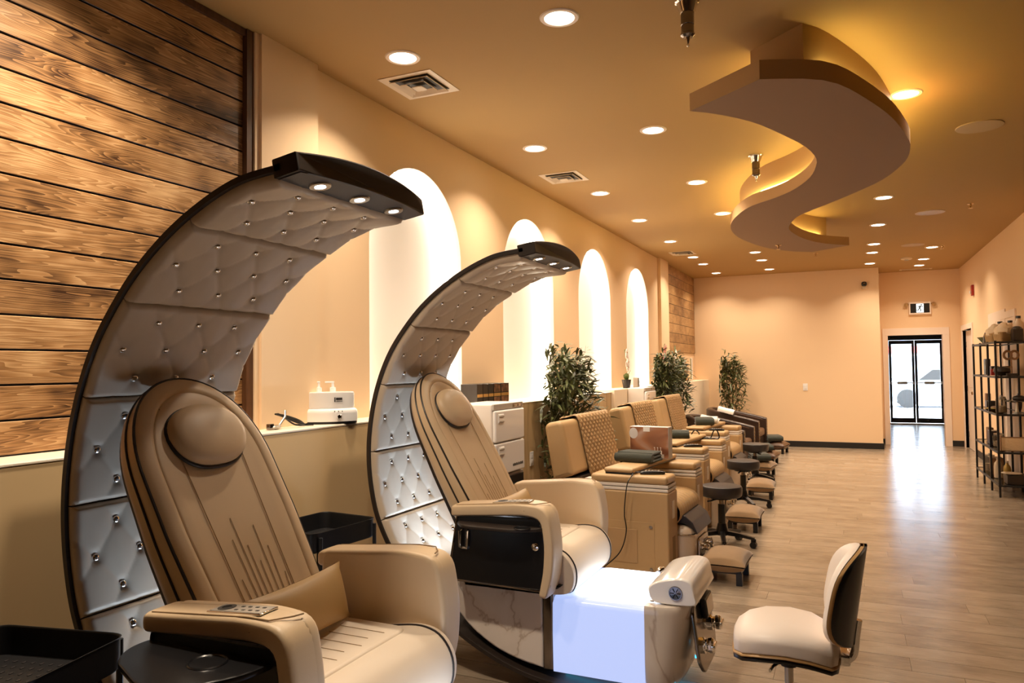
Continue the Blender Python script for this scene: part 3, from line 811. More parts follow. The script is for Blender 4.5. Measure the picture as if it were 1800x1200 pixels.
    for sg in (-1, 1):
        m = MB()
        rings = []
        for k in range(-3, 51):
            kk = max(0, min(47, k)); O = Vector(b_o[kk]); I = Vector(b_i[kk]); e = (0., .03, .012, 0.)[min(3, max(0, -k if k < 0 else (k-47 if k > 47 else 0)))] if False else 0.
            f = {-3: .55, -2: .82, -1: .95, 50: .55, 49: .82, 48: .95}.get(k, 1.)
            tq = (Vector(b_o[1])-Vector(b_o[0])).normalized() if k < 0 else ((Vector(b_o[47])-Vector(b_o[46])).normalized() if k > 47 else Vector((0, 0)))
            sh = tq*({-3: -.016, -2: -.013, -1: -.006, 50: .016, 49: .013, 48: .006}.get(k, 0.))
            c = (O+I)/2+sh; hv = (O-I)/2*f; yw = .0625*(1-(1-f)*.35); ring = []
            for q in range(24):
                a = 2*pi*q/24; ca, sa = cos(a), sin(a)
                ca = math.copysign(abs(ca)**.42, ca); sa = math.copysign(abs(sa)**.42, sa)
                p2 = c+hv*sa; ring.append((p2.x, sg*.3625+yw*ca, p2.y))
            rings.append(ring)
        m.loft(rings, 'cream')
        m.prism(inner, sg*.298, sg*.345, 1, 'cream', .014, 3)
        a = m.build('armrest', t, 50)
        st = MB(); st.tube([(x(-1.715), sg*.411, .852), (x(-1.56), sg*.412, .866), (x(-1.38), sg*.412, .881), (x(-1.31), sg*.409, .880), (x(-1.275), sg*.36, .880), (x(-1.268), sg*.33, .879)], .0022, 'brown_piping', 6); st.build('stitching', a)
        m = MB(); m.prism(pan, sg*.346, sg*.412, 1, 'black', .008, 3); sp_ = m.build('side_panel', t, 40)
        rim = MB(); rim.tube([(a_, sg*.412, b_) for a_, b_ in pan], .005, 'dkchrome', 6, closed=True); rim.build('rim', sp_)
        h = MB(); h.tube([(x(-1.655), sg*.418, .665), (x(-1.655), sg*.43, .66), (x(-1.650), sg*.43, .735), (x(-1.650), sg*.416, .742)], .006, 'chrome'); h.tube([(x(-1.685), sg*.418, .742), (x(-1.69), sg*.43, .735), (x(-1.69), sg*.43, .66), (x(-1.685), sg*.418, .655), (x(-1.655), sg*.418, .655)], .006, 'chrome'); h.build('latch', sp_)
        h = MB(); h.lathe([(.018, 0), (.018, .004), (.012, .008), (.0005, .008)], 'chrome', 20, T=RT((x(-1.31), sg*.413, .69), rx=pi/2*(1 if sg < 0 else -1))); h.build('screw_cap', sp_)
        # swing-out tray
        if sg < 0 and swing: poly = [(x(-1.70), -.30), (x(-1.735), -.46), (x(-1.68), -.55), (x(-1.44), -.66), (x(-1.31), -.5), (x(-1.285), -.30)]; rr = [.02, .05, .05, .12, .06, .02]
        else: poly = [(x(-1.70), sg*.35), (x(-1.71), sg*.425), (x(-1.64), sg*.50), (x(-1.38), sg*.50), (x(-1.27), sg*.43), (x(-1.265), sg*.35)]; rr = [.01, .03, .05, .04, .03, .01]
        if sg > 0: poly = poly[::-1]; rr = rr[::-1]
        tz = .778
        m = MB(); m.prism(round_poly(poly, rr, 6), tz-.016, tz, 2, 'blackm' if not (swing and sg < 0) else 'black', .005, 2)
        tr = m.build('side_tray', t, 40)
        cx, cyy = (x(-1.45), -.47) if swing and sg < 0 else (x(-1.355), sg*.458)
        cr = .042 if swing and sg < 0 else .032
        h = MB(); h.lathe([(cr, .001), (cr+.004, .004), (cr+.007, .001)], 'black', 28, c=(cx, cyy, tz), cap=(False, False)); h.lathe([(.0005, .0012), (cr, .0014)], 'black', 28, c=(cx, cyy, tz)); h.build('cup_holder', tr)
    # keypad on the near arm
    m = MB(); T = RT((x(-1.44), -.365, .8765), ry=-.080)
    m.box(-.092, .092, -.034, .034, -.002, .004, 'chrome', .002, 1, T=T); m.box(-.085, .085, -.028, .028, .003, .0052, 'greyplastic', .001, 1, T=T); kp = m.build('keypad', t)
    m = MB(); m.lathe([(.013, .0055), (.013, .0065), (.024, .0065), (.024, .0055)], 'text', 24, c=(-.052, 0, 0), T=T)
    for a in range(4):
        for b in (-.014, .012): m.box(-.012+.024*a, -.002+.024*a, b-.003, b+.003, .0052, .0062, 'text', T=T)
    m.build('button', kp)
    # marble base, dark band, lit panel, basin
    BH = .30
    m = MB(); bpoly = round_poly([(x(-1.80), .485), (x(-1.80), .34), (x(-1.70), .235), (x(-1.56), .155), (x(-1.43), .118), (x(-1.325), .105), (x(-1.325), .485)], [.01, .05, .06, .06, .06, 0, 0], 4)
    m.prism(bpoly, -BH, BH, 1, 'marble', .012, 3); base = m.build('marble_base', t, 40)
    m = MB(); m.prism(round_poly([(x(-1.77), .484), (x(-1.24), .484), (x(-1.22), .50), (x(-1.77), .50)], .004), -.33, .33, 1, 'black', .004); m.build('seat_frame', t)
    m = MB(); m.box(x(-1.327), x(-1.272), -BH-.003, BH+.003, .10, .487, 'dkchrome', .012, 3); m.build('chrome_band', t, 50)
    gp = [(x(-1.274), .10), (x(-1.274), .44), (x(-.84), .44), (x(-.84), .10)]
    m = MB()
    sec = [(-BH, .10), (-BH-.004, .27), (-BH, .41), (-BH+.015, .433), (-BH+.045, .442), (0, .442), (BH-.045, .442), (BH-.015, .433), (BH, .41), (BH+.004, .27), (BH, .10)]
    m.loft([[(xx, a*k, b) for a, b in sec] for xx, k in ((x(-1.274), 1.), (x(-1.15), 1.), (x(-1.0), 1.), (x(-.845), .995))], 'glow'); m.build('light_panel', t, 60)
    # front shell narrowing to a rounded nose
    m = MB(); rings = []
    zs = [(.085, .86), (.12, .95), (.2, .985), (.3, 1.), (.41, 1.0), (.435, .985), (.447, .95)]
    for z, k in zs:
        xr = -.845; ln = (.155+.045*(z-.1)/.35)
        ring = []
        for j in range(33):
            a = -pi/2+pi*j/32; ca, sa = cos(a), sin(a)
            ring.append((x(xr)+ln*k*math.copysign(abs(ca)**.55, ca), BH*.995*min(1., k+.03)*math.copysign(abs(sa)**.75, sa), z))
        rings.append(ring)
    m.loft(rings, 'marble'); m.build('basin_front', t, 50)
    # bowl rim set in the top
    m = MB(); m.prism(round_poly([(x(-1.20), -.24), (x(-.82), -.24), (x(-.78), -.2), (x(-.78), .2), (x(-.82), .24), (x(-1.20), .24)], .06), .43, .452, 2, 'glowtop', .008, 3); m.build('basin', t, 50)
    # control head with speaker, tap and drain controls
    m = MB(); hs = [(x(-.835), .475), (x(-.84), .515), (x(-.80), .545), (x(-.72), .567), (x(-.675), .568), (x(-.645), .552), (x(-.632), .50), (x(-.637), .455), (x(-.80), .452)]
    hp = [(p.x, p.z) for p in spline([(a, 0, b) for a, b in hs+[hs[0]]], 48)][:-1]
    cc = Vector((x(-.715), .50))
    m.loft([[(cc.x+(a-cc.x)*k, yy, cc.y+(b-cc.y)*k2) for a, b in hp] for yy, k, k2 in ((-.252, .90, .86), (-.248, .96, .95), (-.235, 1., 1.), (0, 1., 1.03), (.185, 1., 1.), (.198, .96, .95), (.202, .90, .86))], 'whitegloss'); hd = m.build('control_head', t, 50)
    T = RT((x(-.715), -.2525, .505), rx=pi/2)
    m = MB(); m.lathe([(.0005, .003), (.024, .002), (.025, .006), (.029, .006), (.031, 0)], 'dkchrome', 24, T=T)
    for a in range(6): m.tube([T @ Vector((.006*cos(a*pi/3), .006*sin(a*pi/3), .004)), T @ Vector((.023*cos(a*pi/3), .023*sin(a*pi/3), .004))], .0018, 'black', 5)
    m.build('speaker', hd)
    m = MB(); m.lathe([(.0, 0), (.022, .002), (.026, .018), (.024, .034), (.010, .042), (.001, .043)], 'chrome', 20, T=RT((x(-.83), 0.02, .50), ry=-.6)); m.lathe([(.013, -.05), (.013, .0)], 'chrome', 14, T=RT((x(-.83), .02, .50), ry=-.6)); m.build('faucet', t)
    m = MB(); m.box(x(-.835), x(-.815), -.235, -.20, .448, .456, 'chrome', .004); m.build('drain_lever', hd)
    Tp = RT((x(-.652), 0, .295), ry=-.14)
    m = MB(); m.prism(round_poly([(-.20, -.10), (-.13, -.17), (.13, -.17), (.20, -.10), (.19, .12), (.14, .15), (-.14, .15), (-.19, .12)], .03), .0, .018, 0, 'dkchrome', .006, 2, T=Tp); cpn = m.build('control_plate', t, 40)
    for yy, zz in ((-.12, -.05), (.11, -.02)):
        m = MB(); Tk = Tp @ RT((.018, yy, zz), ry=pi/2); m.lathe([(.036, 0), (.036, .012), (.027, .016), (.027, .024), (.032, .03), (.034, .046), (.028, .054), (.001, .056)], 'chrome', 10, T=Tk); m.box(-.010, .010, -.036, .036, .04, .062, 'chrome', .006, T=Tk); m.build('knob', cpn, 30)
    m = MB(); m.box(.018, .044, -.04, .12, .04, .13, 'black', .006, T=Tp); m.box(.044, .047, -.03, .11, .05, .12, 'steel', .002, T=Tp); m.build('display', cpn)
    m = MB()
    for k in range(9): m.ellip((.02, -.16+.04*k, .135), (.006, .006, .006), 'chrome', 8, 6, T=Tp)
    m.build('stud_trim', cpn)
    # LEDs under the base and at the foot of the crescent
    m = MB(); m.box(x(-1.25), x(-.70), -.20, -.19, .068, .076, 'cyan'); m.box(x(-1.25), x(-.70), .19, .20, .068, .076, 'cyan'); m.build('under_light', t)
    return t

def led_lamp(name, loc, rot, sx, sy, e, col):
    ld = bpy.data.lights.new(name, 'AREA'); ld.shape = 'RECTANGLE'; ld.size = sx; ld.size_y = sy; ld.energy = e; ld.color = col; ld.spread = 1.9
    o = bpy.data.objects.new(name, ld); COL.objects.link(o); o.location = loc; o.rotation_euler = rot
    return o
MT['crescent_led'] = emat('crescent_led', (.62, .78, 1.), 6.)
T1 = make_throne('nearest cream pedicure chair, its black tray swung out beside the black trolley', 1.85, True, -.015, .05)
T2 = make_throne('second cream crescent pedicure chair with brightly lit white foot basin', 3.53, False)
for cy, tt, e in ((1.90, T1, 1.25), (3.53, T2, 3.4)):
    m = MB(); m.box(-.475, -.435, -.26, .26, .462, .474, 'blackm', .004); m.box(-.468, -.442, -.25, .25, .474, .4755, 'crescent_led'); m.build('led_bar', tt)
    led_lamp('crescent_lamp', (-1.955, cy, .48), (0, radians(180-25), 0), .05, .5, e, (.62, .78, 1.))
def lumbar(label, loc, rz, ry):
    o = MB().pillow(.185, .47, .12, 'pillow', pinch=.10, base=.002).build('lumbar_pillow', None, 70)
    o.location = loc; o.rotation_euler = (0, ry, rz); return tag(o, label, 'pillow', 'lumbar pillows')
lumbar('ochre lumbar pillow leaning on the backrest of the nearest cream chair', (-1.565, 1.845, .757), .06, radians(76))
lumbar('ochre lumbar pillow in the seat of the chair with the lit basin', (-1.575, 3.47, .765), 0, radians(70))

# ------------------------------------------------------------------ tan spa chairs with foot basins
MT['quiltgroove'] = mat('quilt_groove_shade', (.27, .155, .06), .6)  # shade in the quilting grooves, put into a darker colour
def make_spa(label):
    t = thing('spa_chair', label, 'spa chair', (0, 0, 0), 0, 'tan spa chairs in a row')
    HWD, AW = .52, .235
    m = MB(); m.box(-.80, -.12, -HWD+.012, HWD-.012, .05, .50, 'tan', .01); m.box(-.80, -.10, -HWD+.03, HWD-.03, 0, .06, 'black'); m.build('body', t)
    for sg in (-1, 1):
        y0, y1 = (-HWD, -HWD+AW) if sg < 0 else (HWD-AW, HWD)
        m = MB(); m.box(-.78, 0, y0, y1, .055, .64, 'tan', .014, 3)
        m.box(.0005, .002, y0+.09, y0+.155, .17, .33, 'brown_piping')
        arm = m.build('arm_box', t)
        m = MB(); ys = y0-.003 if sg < 0 else y1+.003
        m.box(-.66, -.10, min(ys, ys-sg*.008), max(ys, ys-sg*.008), .09, .435, 'tan', .006); m.box(-.50, -.22, ys-.004, ys+.004, .15, .38, 'quilt', .004)
        sp_ = m.build('service_panel', arm)
        for zz in (.405, .12):
            h = MB(); h.lathe([(.011, 0), (.011, .003), (.0005, .004)], 'steel', 14, T=RT((-.125, ys+sg*.004, zz), rx=-sg*pi/2)); h.build('screw', arm)
        m = MB(); m.box(-.66, -.004, y0+.008, y1-.008, .642, .664, 'offwhite', .006); m.box(-.64, -.012, y0+.018, y1-.018, .664, .668, 'ventdark'); m.box(-.66, -.004, y0+.008, y1-.008, .668, .69, 'offwhite', .006); m.build('tray', t)
        m = MB(); m.box(-.56, -.006, y0+.004, y1-.004, .69, .748, 'tan', .022, 4); m.build('arm_cushion', t)
        m = MB(); m.box(0, .003, (y0+y1)/2-.028 if sg < 0 else y0+.03, (y0+y1)/2+.028 if sg < 0 else y0+.09, .455, .575, 'panelmark', .001, 1); m.build('sticker', arm)
    # ribbed seat
    iw = HWD-AW-.006
    pr = [(-.70, .50), (-.62, .555), (-.35, .565), (-.12, .565), (-.02, .545), (.02, .49), (.015, .43), (-.03, .39), (-.20, .385)]
    pp = [(p.x, p.z) for p in spline([(a, 0, b) for a, b in pr], 34)]
    rows = []
    for j in range(73):
        yy = -iw+2*iw*j/72; k = .006*abs(sin(pi*j/8))-.012*max(0, 1-min(j, 72-j)/3.)
        row = []
        for i, (a, b) in enumerate(pp):
            nx, nz = (0, 1) if i < 14 else (.7, .5)
            row.append((a+nx*k, yy, b+nz*k))
        rows.append(row)
    m = MB(); m.grid(rows, 'tan'); m.build('seat', t, 60)
    # backrest slab with quilted drape
    bpoly = round_poly([(-.70, .72), (-.785, 1.115), (-.93, 1.085), (-.86, .67)], [.03, .05, .05, .03], 5)
    m = MB(); m.prism(bpoly, -.50, .50, 1, 'tan', .03, 4); b = m.build('backrest', t, 50)
    m = MB(); m.box(-.86, -.68, -.46, .46, .50, .70, 'black', .01); m.build('back_hinge', t)
    path = [(-.955, .95), (-.945, 1.06), (-.92, 1.10), (-.86, 1.113), (-.80, 1.128), (-.772, 1.10), (-.755, 1.03), (-.73, .92), (-.705, .80), (-.688, .72), (-.672, .60)]
    P = spline([(a, 0, b) for a, b in path], 170)
    rows = []; seam = []
    for i, p in enumerate(P):
        tg = (P[min(169, i+1)]-P[max(0, i-1)]).normalized(); n = Vector((tg.z, 0, -tg.x))
        if n.dot(Vector((1, 0, .6))) < 0: n = -n
        s = i/169*.95
        row = []
        for j in range(141):
            u = -.215+.69*j/140
            d1 = (u+s*1.1)/.072; d2 = (u-s*1.1)/.072
            f = min(abs(d1-round(d1)), abs(d2-round(d2)))*2
            hgt = .004+.009*min(1, f*1.1)**.6
            if j in (0, 140): hgt = .002
            if i < 169 and j < 140: seam.append(f < .11)  # groove faces that take the painted shade
            row.append(tuple(p+n*hgt+Vector((0, u+.02*s*(1 if j < 70 else .2), 0))))
        rows.append(row)
    m = MB(); m.grid(rows, 'quilt'); si = m.slot('quiltgroove'); m.mi = [si if q else w_ for q, w_ in zip(seam, m.mi)]; m.grid([[(a-.006, bb, c) for a, bb, c in r] for r in rows], 'brown_piping'); m.build('quilted_cover', b, 70)
    # foot basin
    m = MB()
    pl = round_poly([(-.30, -.27), (.10, -.27), (.10, .27), (-.30, .27)], [.0, .10, .10, 0], 6)
    m.loft([[(a*k, bb*k, z) for a, bb in pl] for z, k in ((0.0, .97), (.02, .99), (.30, 1.), (.31, 1.0))], 'beige_plastic')
    m.loft([[(a*k, bb*k, z) for a, bb in pl] for z, k in ((.318, 1.0), (.345, .97), (.365, .9), (.38, .75))], 'beige_plastic'); bs = m.build('foot_basin', t, 45)
    m = MB(); m.tube([(a*1.005, bb*1.005, .314) for a, bb in pl], .006, 'chrome', 6, closed=True); m.build('chrome_band', bs)
    m = MB(); cp = [(-.08, .445), (-.02, .455), (.04, .44), (.09, .40), (.125, .325), (.118, .315), (.085, .36), (.03, .385), (-.08, .385)]
    m.prism(round_poly(cp, .006, 2), -.235, .235, 1, 'grey', .006); m.build('calf_rest', t, 40)
    T = RT((.103, 0, .2)); m = MB(); m.prism(round_poly([(-.14, -.11), (.14, -.11), (.14, .07), (-.14, .07)], .03), 0, .012, 0, 'steel', .004, T=T); pl_ = m.build('control_plate', t)
    for yy, zz in ((-.07, .0), (.07, -.01)):
        m = MB(); Tk = T @ RT((.012, yy, zz), ry=pi/2); m.lathe([(.026, 0), (.026, .012), (.018, .016), (.022, .03), (.024, .048), (.016, .054), (.001, .055)], 'chrome', 10, T=Tk); m.build('knob', pl_, 30)
    m = MB(); m.tube([(.11, .0, .22), (.14, 0, .25), (.165, .0, .25), (.17, .0, .22)], .011, 'chrome', 10); m.build('faucet', pl_)
    for yy, zz in ((-.06, .10), (.05, .105)):
        m = MB(); m.ellip((.125, yy, zz), (.018, .018, .018), 'chrome'); m.build('valve', pl_)
    return t
SPA = [(-1.105, 5.53), (-1.185, 7.37), (-1.26, 9.20)]
SRZ = radians(-2.6)
s1 = make_spa('tan spa chair nearest the crescent chairs, a picture box standing on its arms')
s1.location = (SPA[0][0], SPA[0][1], 0); s1.rotation_euler = (0, 0, SRZ)
dup(s1, 'middle tan spa chair of the row of three', (SPA[1][0], SPA[1][1], 0), SRZ)
dup(s1, 'farthest tan spa chair, beside the dark brown tub armchairs', (SPA[2][0], SPA[2][1], 0), SRZ)
def loc(i, x, y, z):
    a, b = SPA[i]; c, s = cos(SRZ), sin(SRZ); return (a+x*c-y*s, b+x*s+y*c, z)
# padded boards lying across the arms
pb = None
for i, lab in enumerate(('padded tan board across the nearest spa chair under the picture box', 'padded tan board across the arms of the middle spa chair', 'padded tan board across the farthest spa chair under green and white towels')):
    if pb is None:
        pb = thing('padded_board', lab, 'padded board', (0, 0, 0), 0, 'padded boards on the spa chair arms')
        m = MB(); m.box(-.11, .11, -.50, .50, 0.010, .042, 'tan', .016, 4); m.build('pad', pb); m = MB(); m.box(-.10, .10, -.49, .49, 0.001, .012, 'black'); m.build('base_board', pb)
        o = pb
    else: o = copy_tree(pb)
    o['label'] = lab; o.location = loc(i, -.335, .0, .7485); o.rotation_euler = (0, 0, SRZ-.05)
def folded_towel(label, w, d, h, p, rz, mt='towel', layers=3, group=None):
    m = MB()
    for k in range(layers):
        z0 = h*k/layers; z1 = h*(k+1)/layers-.001
        a = 1-.03*k; m.box(-w/2*a, w/2*a, -d/2*a+.006*k, d/2*a, z0, z1, mt, h/layers*.46, 3)
    m.v = [(a+.004*noise.noise((a*30, b*30, c*30)), b+.006*noise.noise((b*22, a*22, 3)), c*(1+.10*noise.noise((a*9, b*9, 1)))) for a, b, c in m.v]
    m.lathe([(h*.42, -w/2*.97), (h*.46, 0), (h*.42, w/2*.97)], mt, 14, T=RT((0, -d/2+.012, h*.46), ry=pi/2))
    o = m.build('folded_towel', None, 60); o.location = p; o.rotation_euler = (0, 0, rz); return tag(o, label, 'towel', group)
TZ = .7485+.0425
folded_towel('dark green folded towel in front of the picture box', .30, .22, .075, loc(0, -.345, -.06, TZ), -.12, group='dark green towels')
folded_towel('dark green folded towel on the middle spa chair, half behind the picture box', .24, .20, .075, loc(1, -.38, .0, TZ), .2, group='dark green towels')
folded_towel('dark green rolled towel on the farthest spa chair beside a white towel', .22, .24, .09, loc(2, -.34, -.10, TZ), .25, group='dark green towels')
folded_towel('white folded towel behind the green towel on the farthest spa chair', .22, .22, .08, loc(2, -.34, .17, TZ), .1, 'wtowel')
# picture carton
bx = thing('product_box', 'picture carton of bare skin standing on the nearest spa chair board', 'box', loc(0, -.315, .16, TZ), -.10)
m = MB(); m.box(-.155, .155, -.045, .045, .001, .242, 'cartonw', .002, 1); m.build('carton', bx)
m = MB(); m.box(-.153, .153, -.0468, -.0452, .004, .239, 'carton'); pf = m.build('printed_face', bx)
m = MB()
for k in range(3):
    xx = .045+.024*k; m.box(xx-.009, xx+.009, -.0482, -.0468, .03, .062, 'offwhite'); m.box(xx-.002, xx+.002, -.0482, -.0468, .062, .085, 'offwhite'); m.box(xx-.006, xx+.003, -.0482, -.0468, .083, .088, 'offwhite')
m.box(.022, .118, -.0480, -.0469, .008, .036, 'greyplastic'); m.build('printed_bottle', pf)
m = MB(); m.ellip((-.125, -.0470, .19), (.035, .0015, .042), 'cartonw'); m.build('printed_disc', pf)
m = MB(); m.box(-.045, .008, -.049, -.0468, .205, .244, 'white', .001, 1); m.box(-.045, .008, -.049, .02, .242, .2445, 'white'); m.build('tape', bx)
# massage remotes
def remote(label, p, rz, cord=None):
    t = thing('massage_remote', label, 'remote control', p, rz, 'black massage remotes')
    m = MB(); m.loft([[(xx, a*w_, b*h_+h_*.0+.001+h_) for a, b in round_poly([(-1, -1), (1, -1), (1, 1), (-1, 1)], .6, 3)] for xx, w_, h_ in ((-.085, .016, .006), (-.07, .024, .010), (0, .026, .012), (.06, .025, .011), (.085, .018, .008))], 'black'); m.build('body', t)
    m = MB()
    for k in range(5): m.box(-.05+.022*k, -.038+.022*k, -.012, .012, .023, .0265, 'greyplastic', .001, 1)
    m.build('button', t)
    if cord:
        inv = RT(p, rz=rz).inverted(); m = MB(); m.tube([inv @ Vector(q) for q in spline(cord, 60)], .0042, 'black', 6); m.build('cord', t)
    return t
ra = loc(0, -.14, -.41, .749)
remote('black remote on the near arm of the nearest spa chair, its cord hanging down', ra, .35,
       [(ra[0]-.08, ra[1]-.03, .762), (ra[0]-.13, ra[1]-.05, .765), (-1.375, 5.02, .757), (-1.40, 4.972, .70), (-1.418, 4.966, .58), (-1.423, 4.966, .48), (-1.413, 4.966, .37), (-1.46, 4.962, .229), (-1.583, 4.95, .108), (-1.66, 4.94, .03)])
remote('black remote on the near arm of the middle spa chair', loc(1, -.13, -.41, .749), .3)
remote('black remote on the near arm of the farthest spa chair', loc(2, -.13, -.41, .749), .2)
m = MB()
pts = [(-.16, 0, .004), (-.13, .0, .05), (-.10, 0, .085), (-.06, .0, .06), (-.05, 0, .012), (0, .02, .008), (.06, .0, .012), (.085, 0, .07), (.11, 0, .10), (.135, 0, .07), (.14, 0, .008), (.05, -.03, .007), (-.08, -.03, .007), (-.14, .03, .007), (.02, .05, .008)]
m.tube(spline(pts, 90), .0065, 'black', 7); at(m, 'coiled_cable', 'black cable coiled on the far arm of the middle spa chair', 'cable', loc(1, -.20, .40, .749), SRZ)
m = MB(); m.tube(spline([(-1.06, 6.72, .004), (-1.01, 6.48, .004), (-.99, 6.33, .004), (-1.0, 6.2, .004), (-1.03, 6.05, .004), (-1.0, 5.82, .006)], 40), .0045, 'black', 6); at(m, 'floor_cable', 'thin black cord on the floor under the nearest stool', 'cord', (0, 0, 0))

# ------------------------------------------------------------------ stools, footrests, white chair
def make_stool(label):
    t = thing('swivel_stool', label, 'stool', (0, 0, 0), 0, 'round black stools')
    m = MB(); m.lathe([(.001, .405), (.155, .405), (.166, .415), (.170, .44), (.170, .478), (.164, .492), (.14, .499), (.001, .503)], 'grey', 36); m.build('seat', t, 50)
    m = MB(); m.lathe([(.03, .17), (.03, .34)], 'black', 16); m.lathe([(.02, .34), (.02, .39)], 'dkchrome', 16); m.lathe([(.09, .385), (.09, .404), (.001, .405)], 'black', 16); m.lathe([(.001, .08), (.05, .085), (.05, .12), (.034, .18)], 'black', 16); m.build('column', t)
    m = MB(); m.tube([(0, -.03, .39), (.02, -.16, .385), (.03, -.20, .388)], .008, 'black'); m.build('lever', t)
    for k in range(5):
        a = 2*pi*k/5+.45; T = RT(rz=a)
        m = MB(); m.loft([[(xx, yy*w_, zc+zz*h_) for yy, zz in ((-1, -1), (1, -1), (1, 1), (-1, 1))] for xx, w_, zc, h_ in ((.03, .022, .105, .018), (.15, .018, .095, .014), (.265, .015, .075, .010))], 'black', T=T); sp_ = m.build('base_spoke', t)
        m = MB(); c = Vector((.255, 0, .027)); 
        for s in (-.014, .014): m.lathe([(.001, -.008), (.027, -.008), (.027, .008), (.001, .008)], 'black', 16, T=T @ RT((c.x, s, c.z), rx=pi/2))
        m.box(.235, .275, -.006, .006, .03, .075, 'black', .003, 1, T=T); m.build('caster', sp_)
    return t
st1 = make_stool('round black swivel stool nearest the camera, beside the first tan footrest'); st1.location = (-1.0, 6.42, 0)
st1.rotation_euler = (0, 0, -.55)
o = dup(st1, 'round black swivel stool, second of three from the camera', (-1.045, 8.18, 0), -.25)
o = dup(st1, 'round black swivel stool farthest from the camera', (-1.12, 9.95, 0), .3)
def make_rest(label, p, rz, mt='suede'):
    t = thing('footrest', label, 'footrest', p, rz, 'padded footrests on short legs')
    m = MB(); m.pillow(.31, .42, .15, mt, T=RT((0, 0, .135)), pinch=.06, p=.42, base=.004); m.build('cushion', t, 70)
    for a in (-.11, .11):
        for b in (-.15, .15):
            m = MB(); m.prism([(a-.02, b-.02), (a+.02, b-.02), (a+.02, b+.02), (a-.02, b+.02)], 0, .085, 2, 'black', .003); m.build('leg', t)
    m = MB(); m.box(-.125, .125, -.165, .165, .075, .10, 'black', .004); m.build('frame', t)
    return t
f1 = make_rest('tan suede footrest nearest the camera', (-.82, 5.43, 0), -.02)
for lab, p, rz in (('tan suede footrest behind the nearest stool', (-.905, 7.14, 0), 0), ('tan suede footrest behind the second stool', (-.94, 8.88, 0), .05), ('brown footrest with a green towel beside the third stool', (-1.10, 10.62, 0), -.12)):
    dup(f1, lab, p, rz)
f5 = make_rest('brown footrest in front of the nearer dark armchair', (-1.16, 11.9, 0), -.1, 'mbrown')
dup(f5, 'far brown footrest with a green towel by the back wall', (-1.13, 13.42, 0), -.15)
for lab, p in (('dark green towel on the brown footrest beside the third stool', (-1.14, 10.6, .214)), ('dark green towel on the footrest of the nearer dark armchair', (-1.22, 11.88, .214)), ('dark green towel on the far footrest by the back wall', (-1.20, 13.40, .214))):
    folded_towel(lab, .26, .30, .09, p, .3, group='green towels on the footrests')

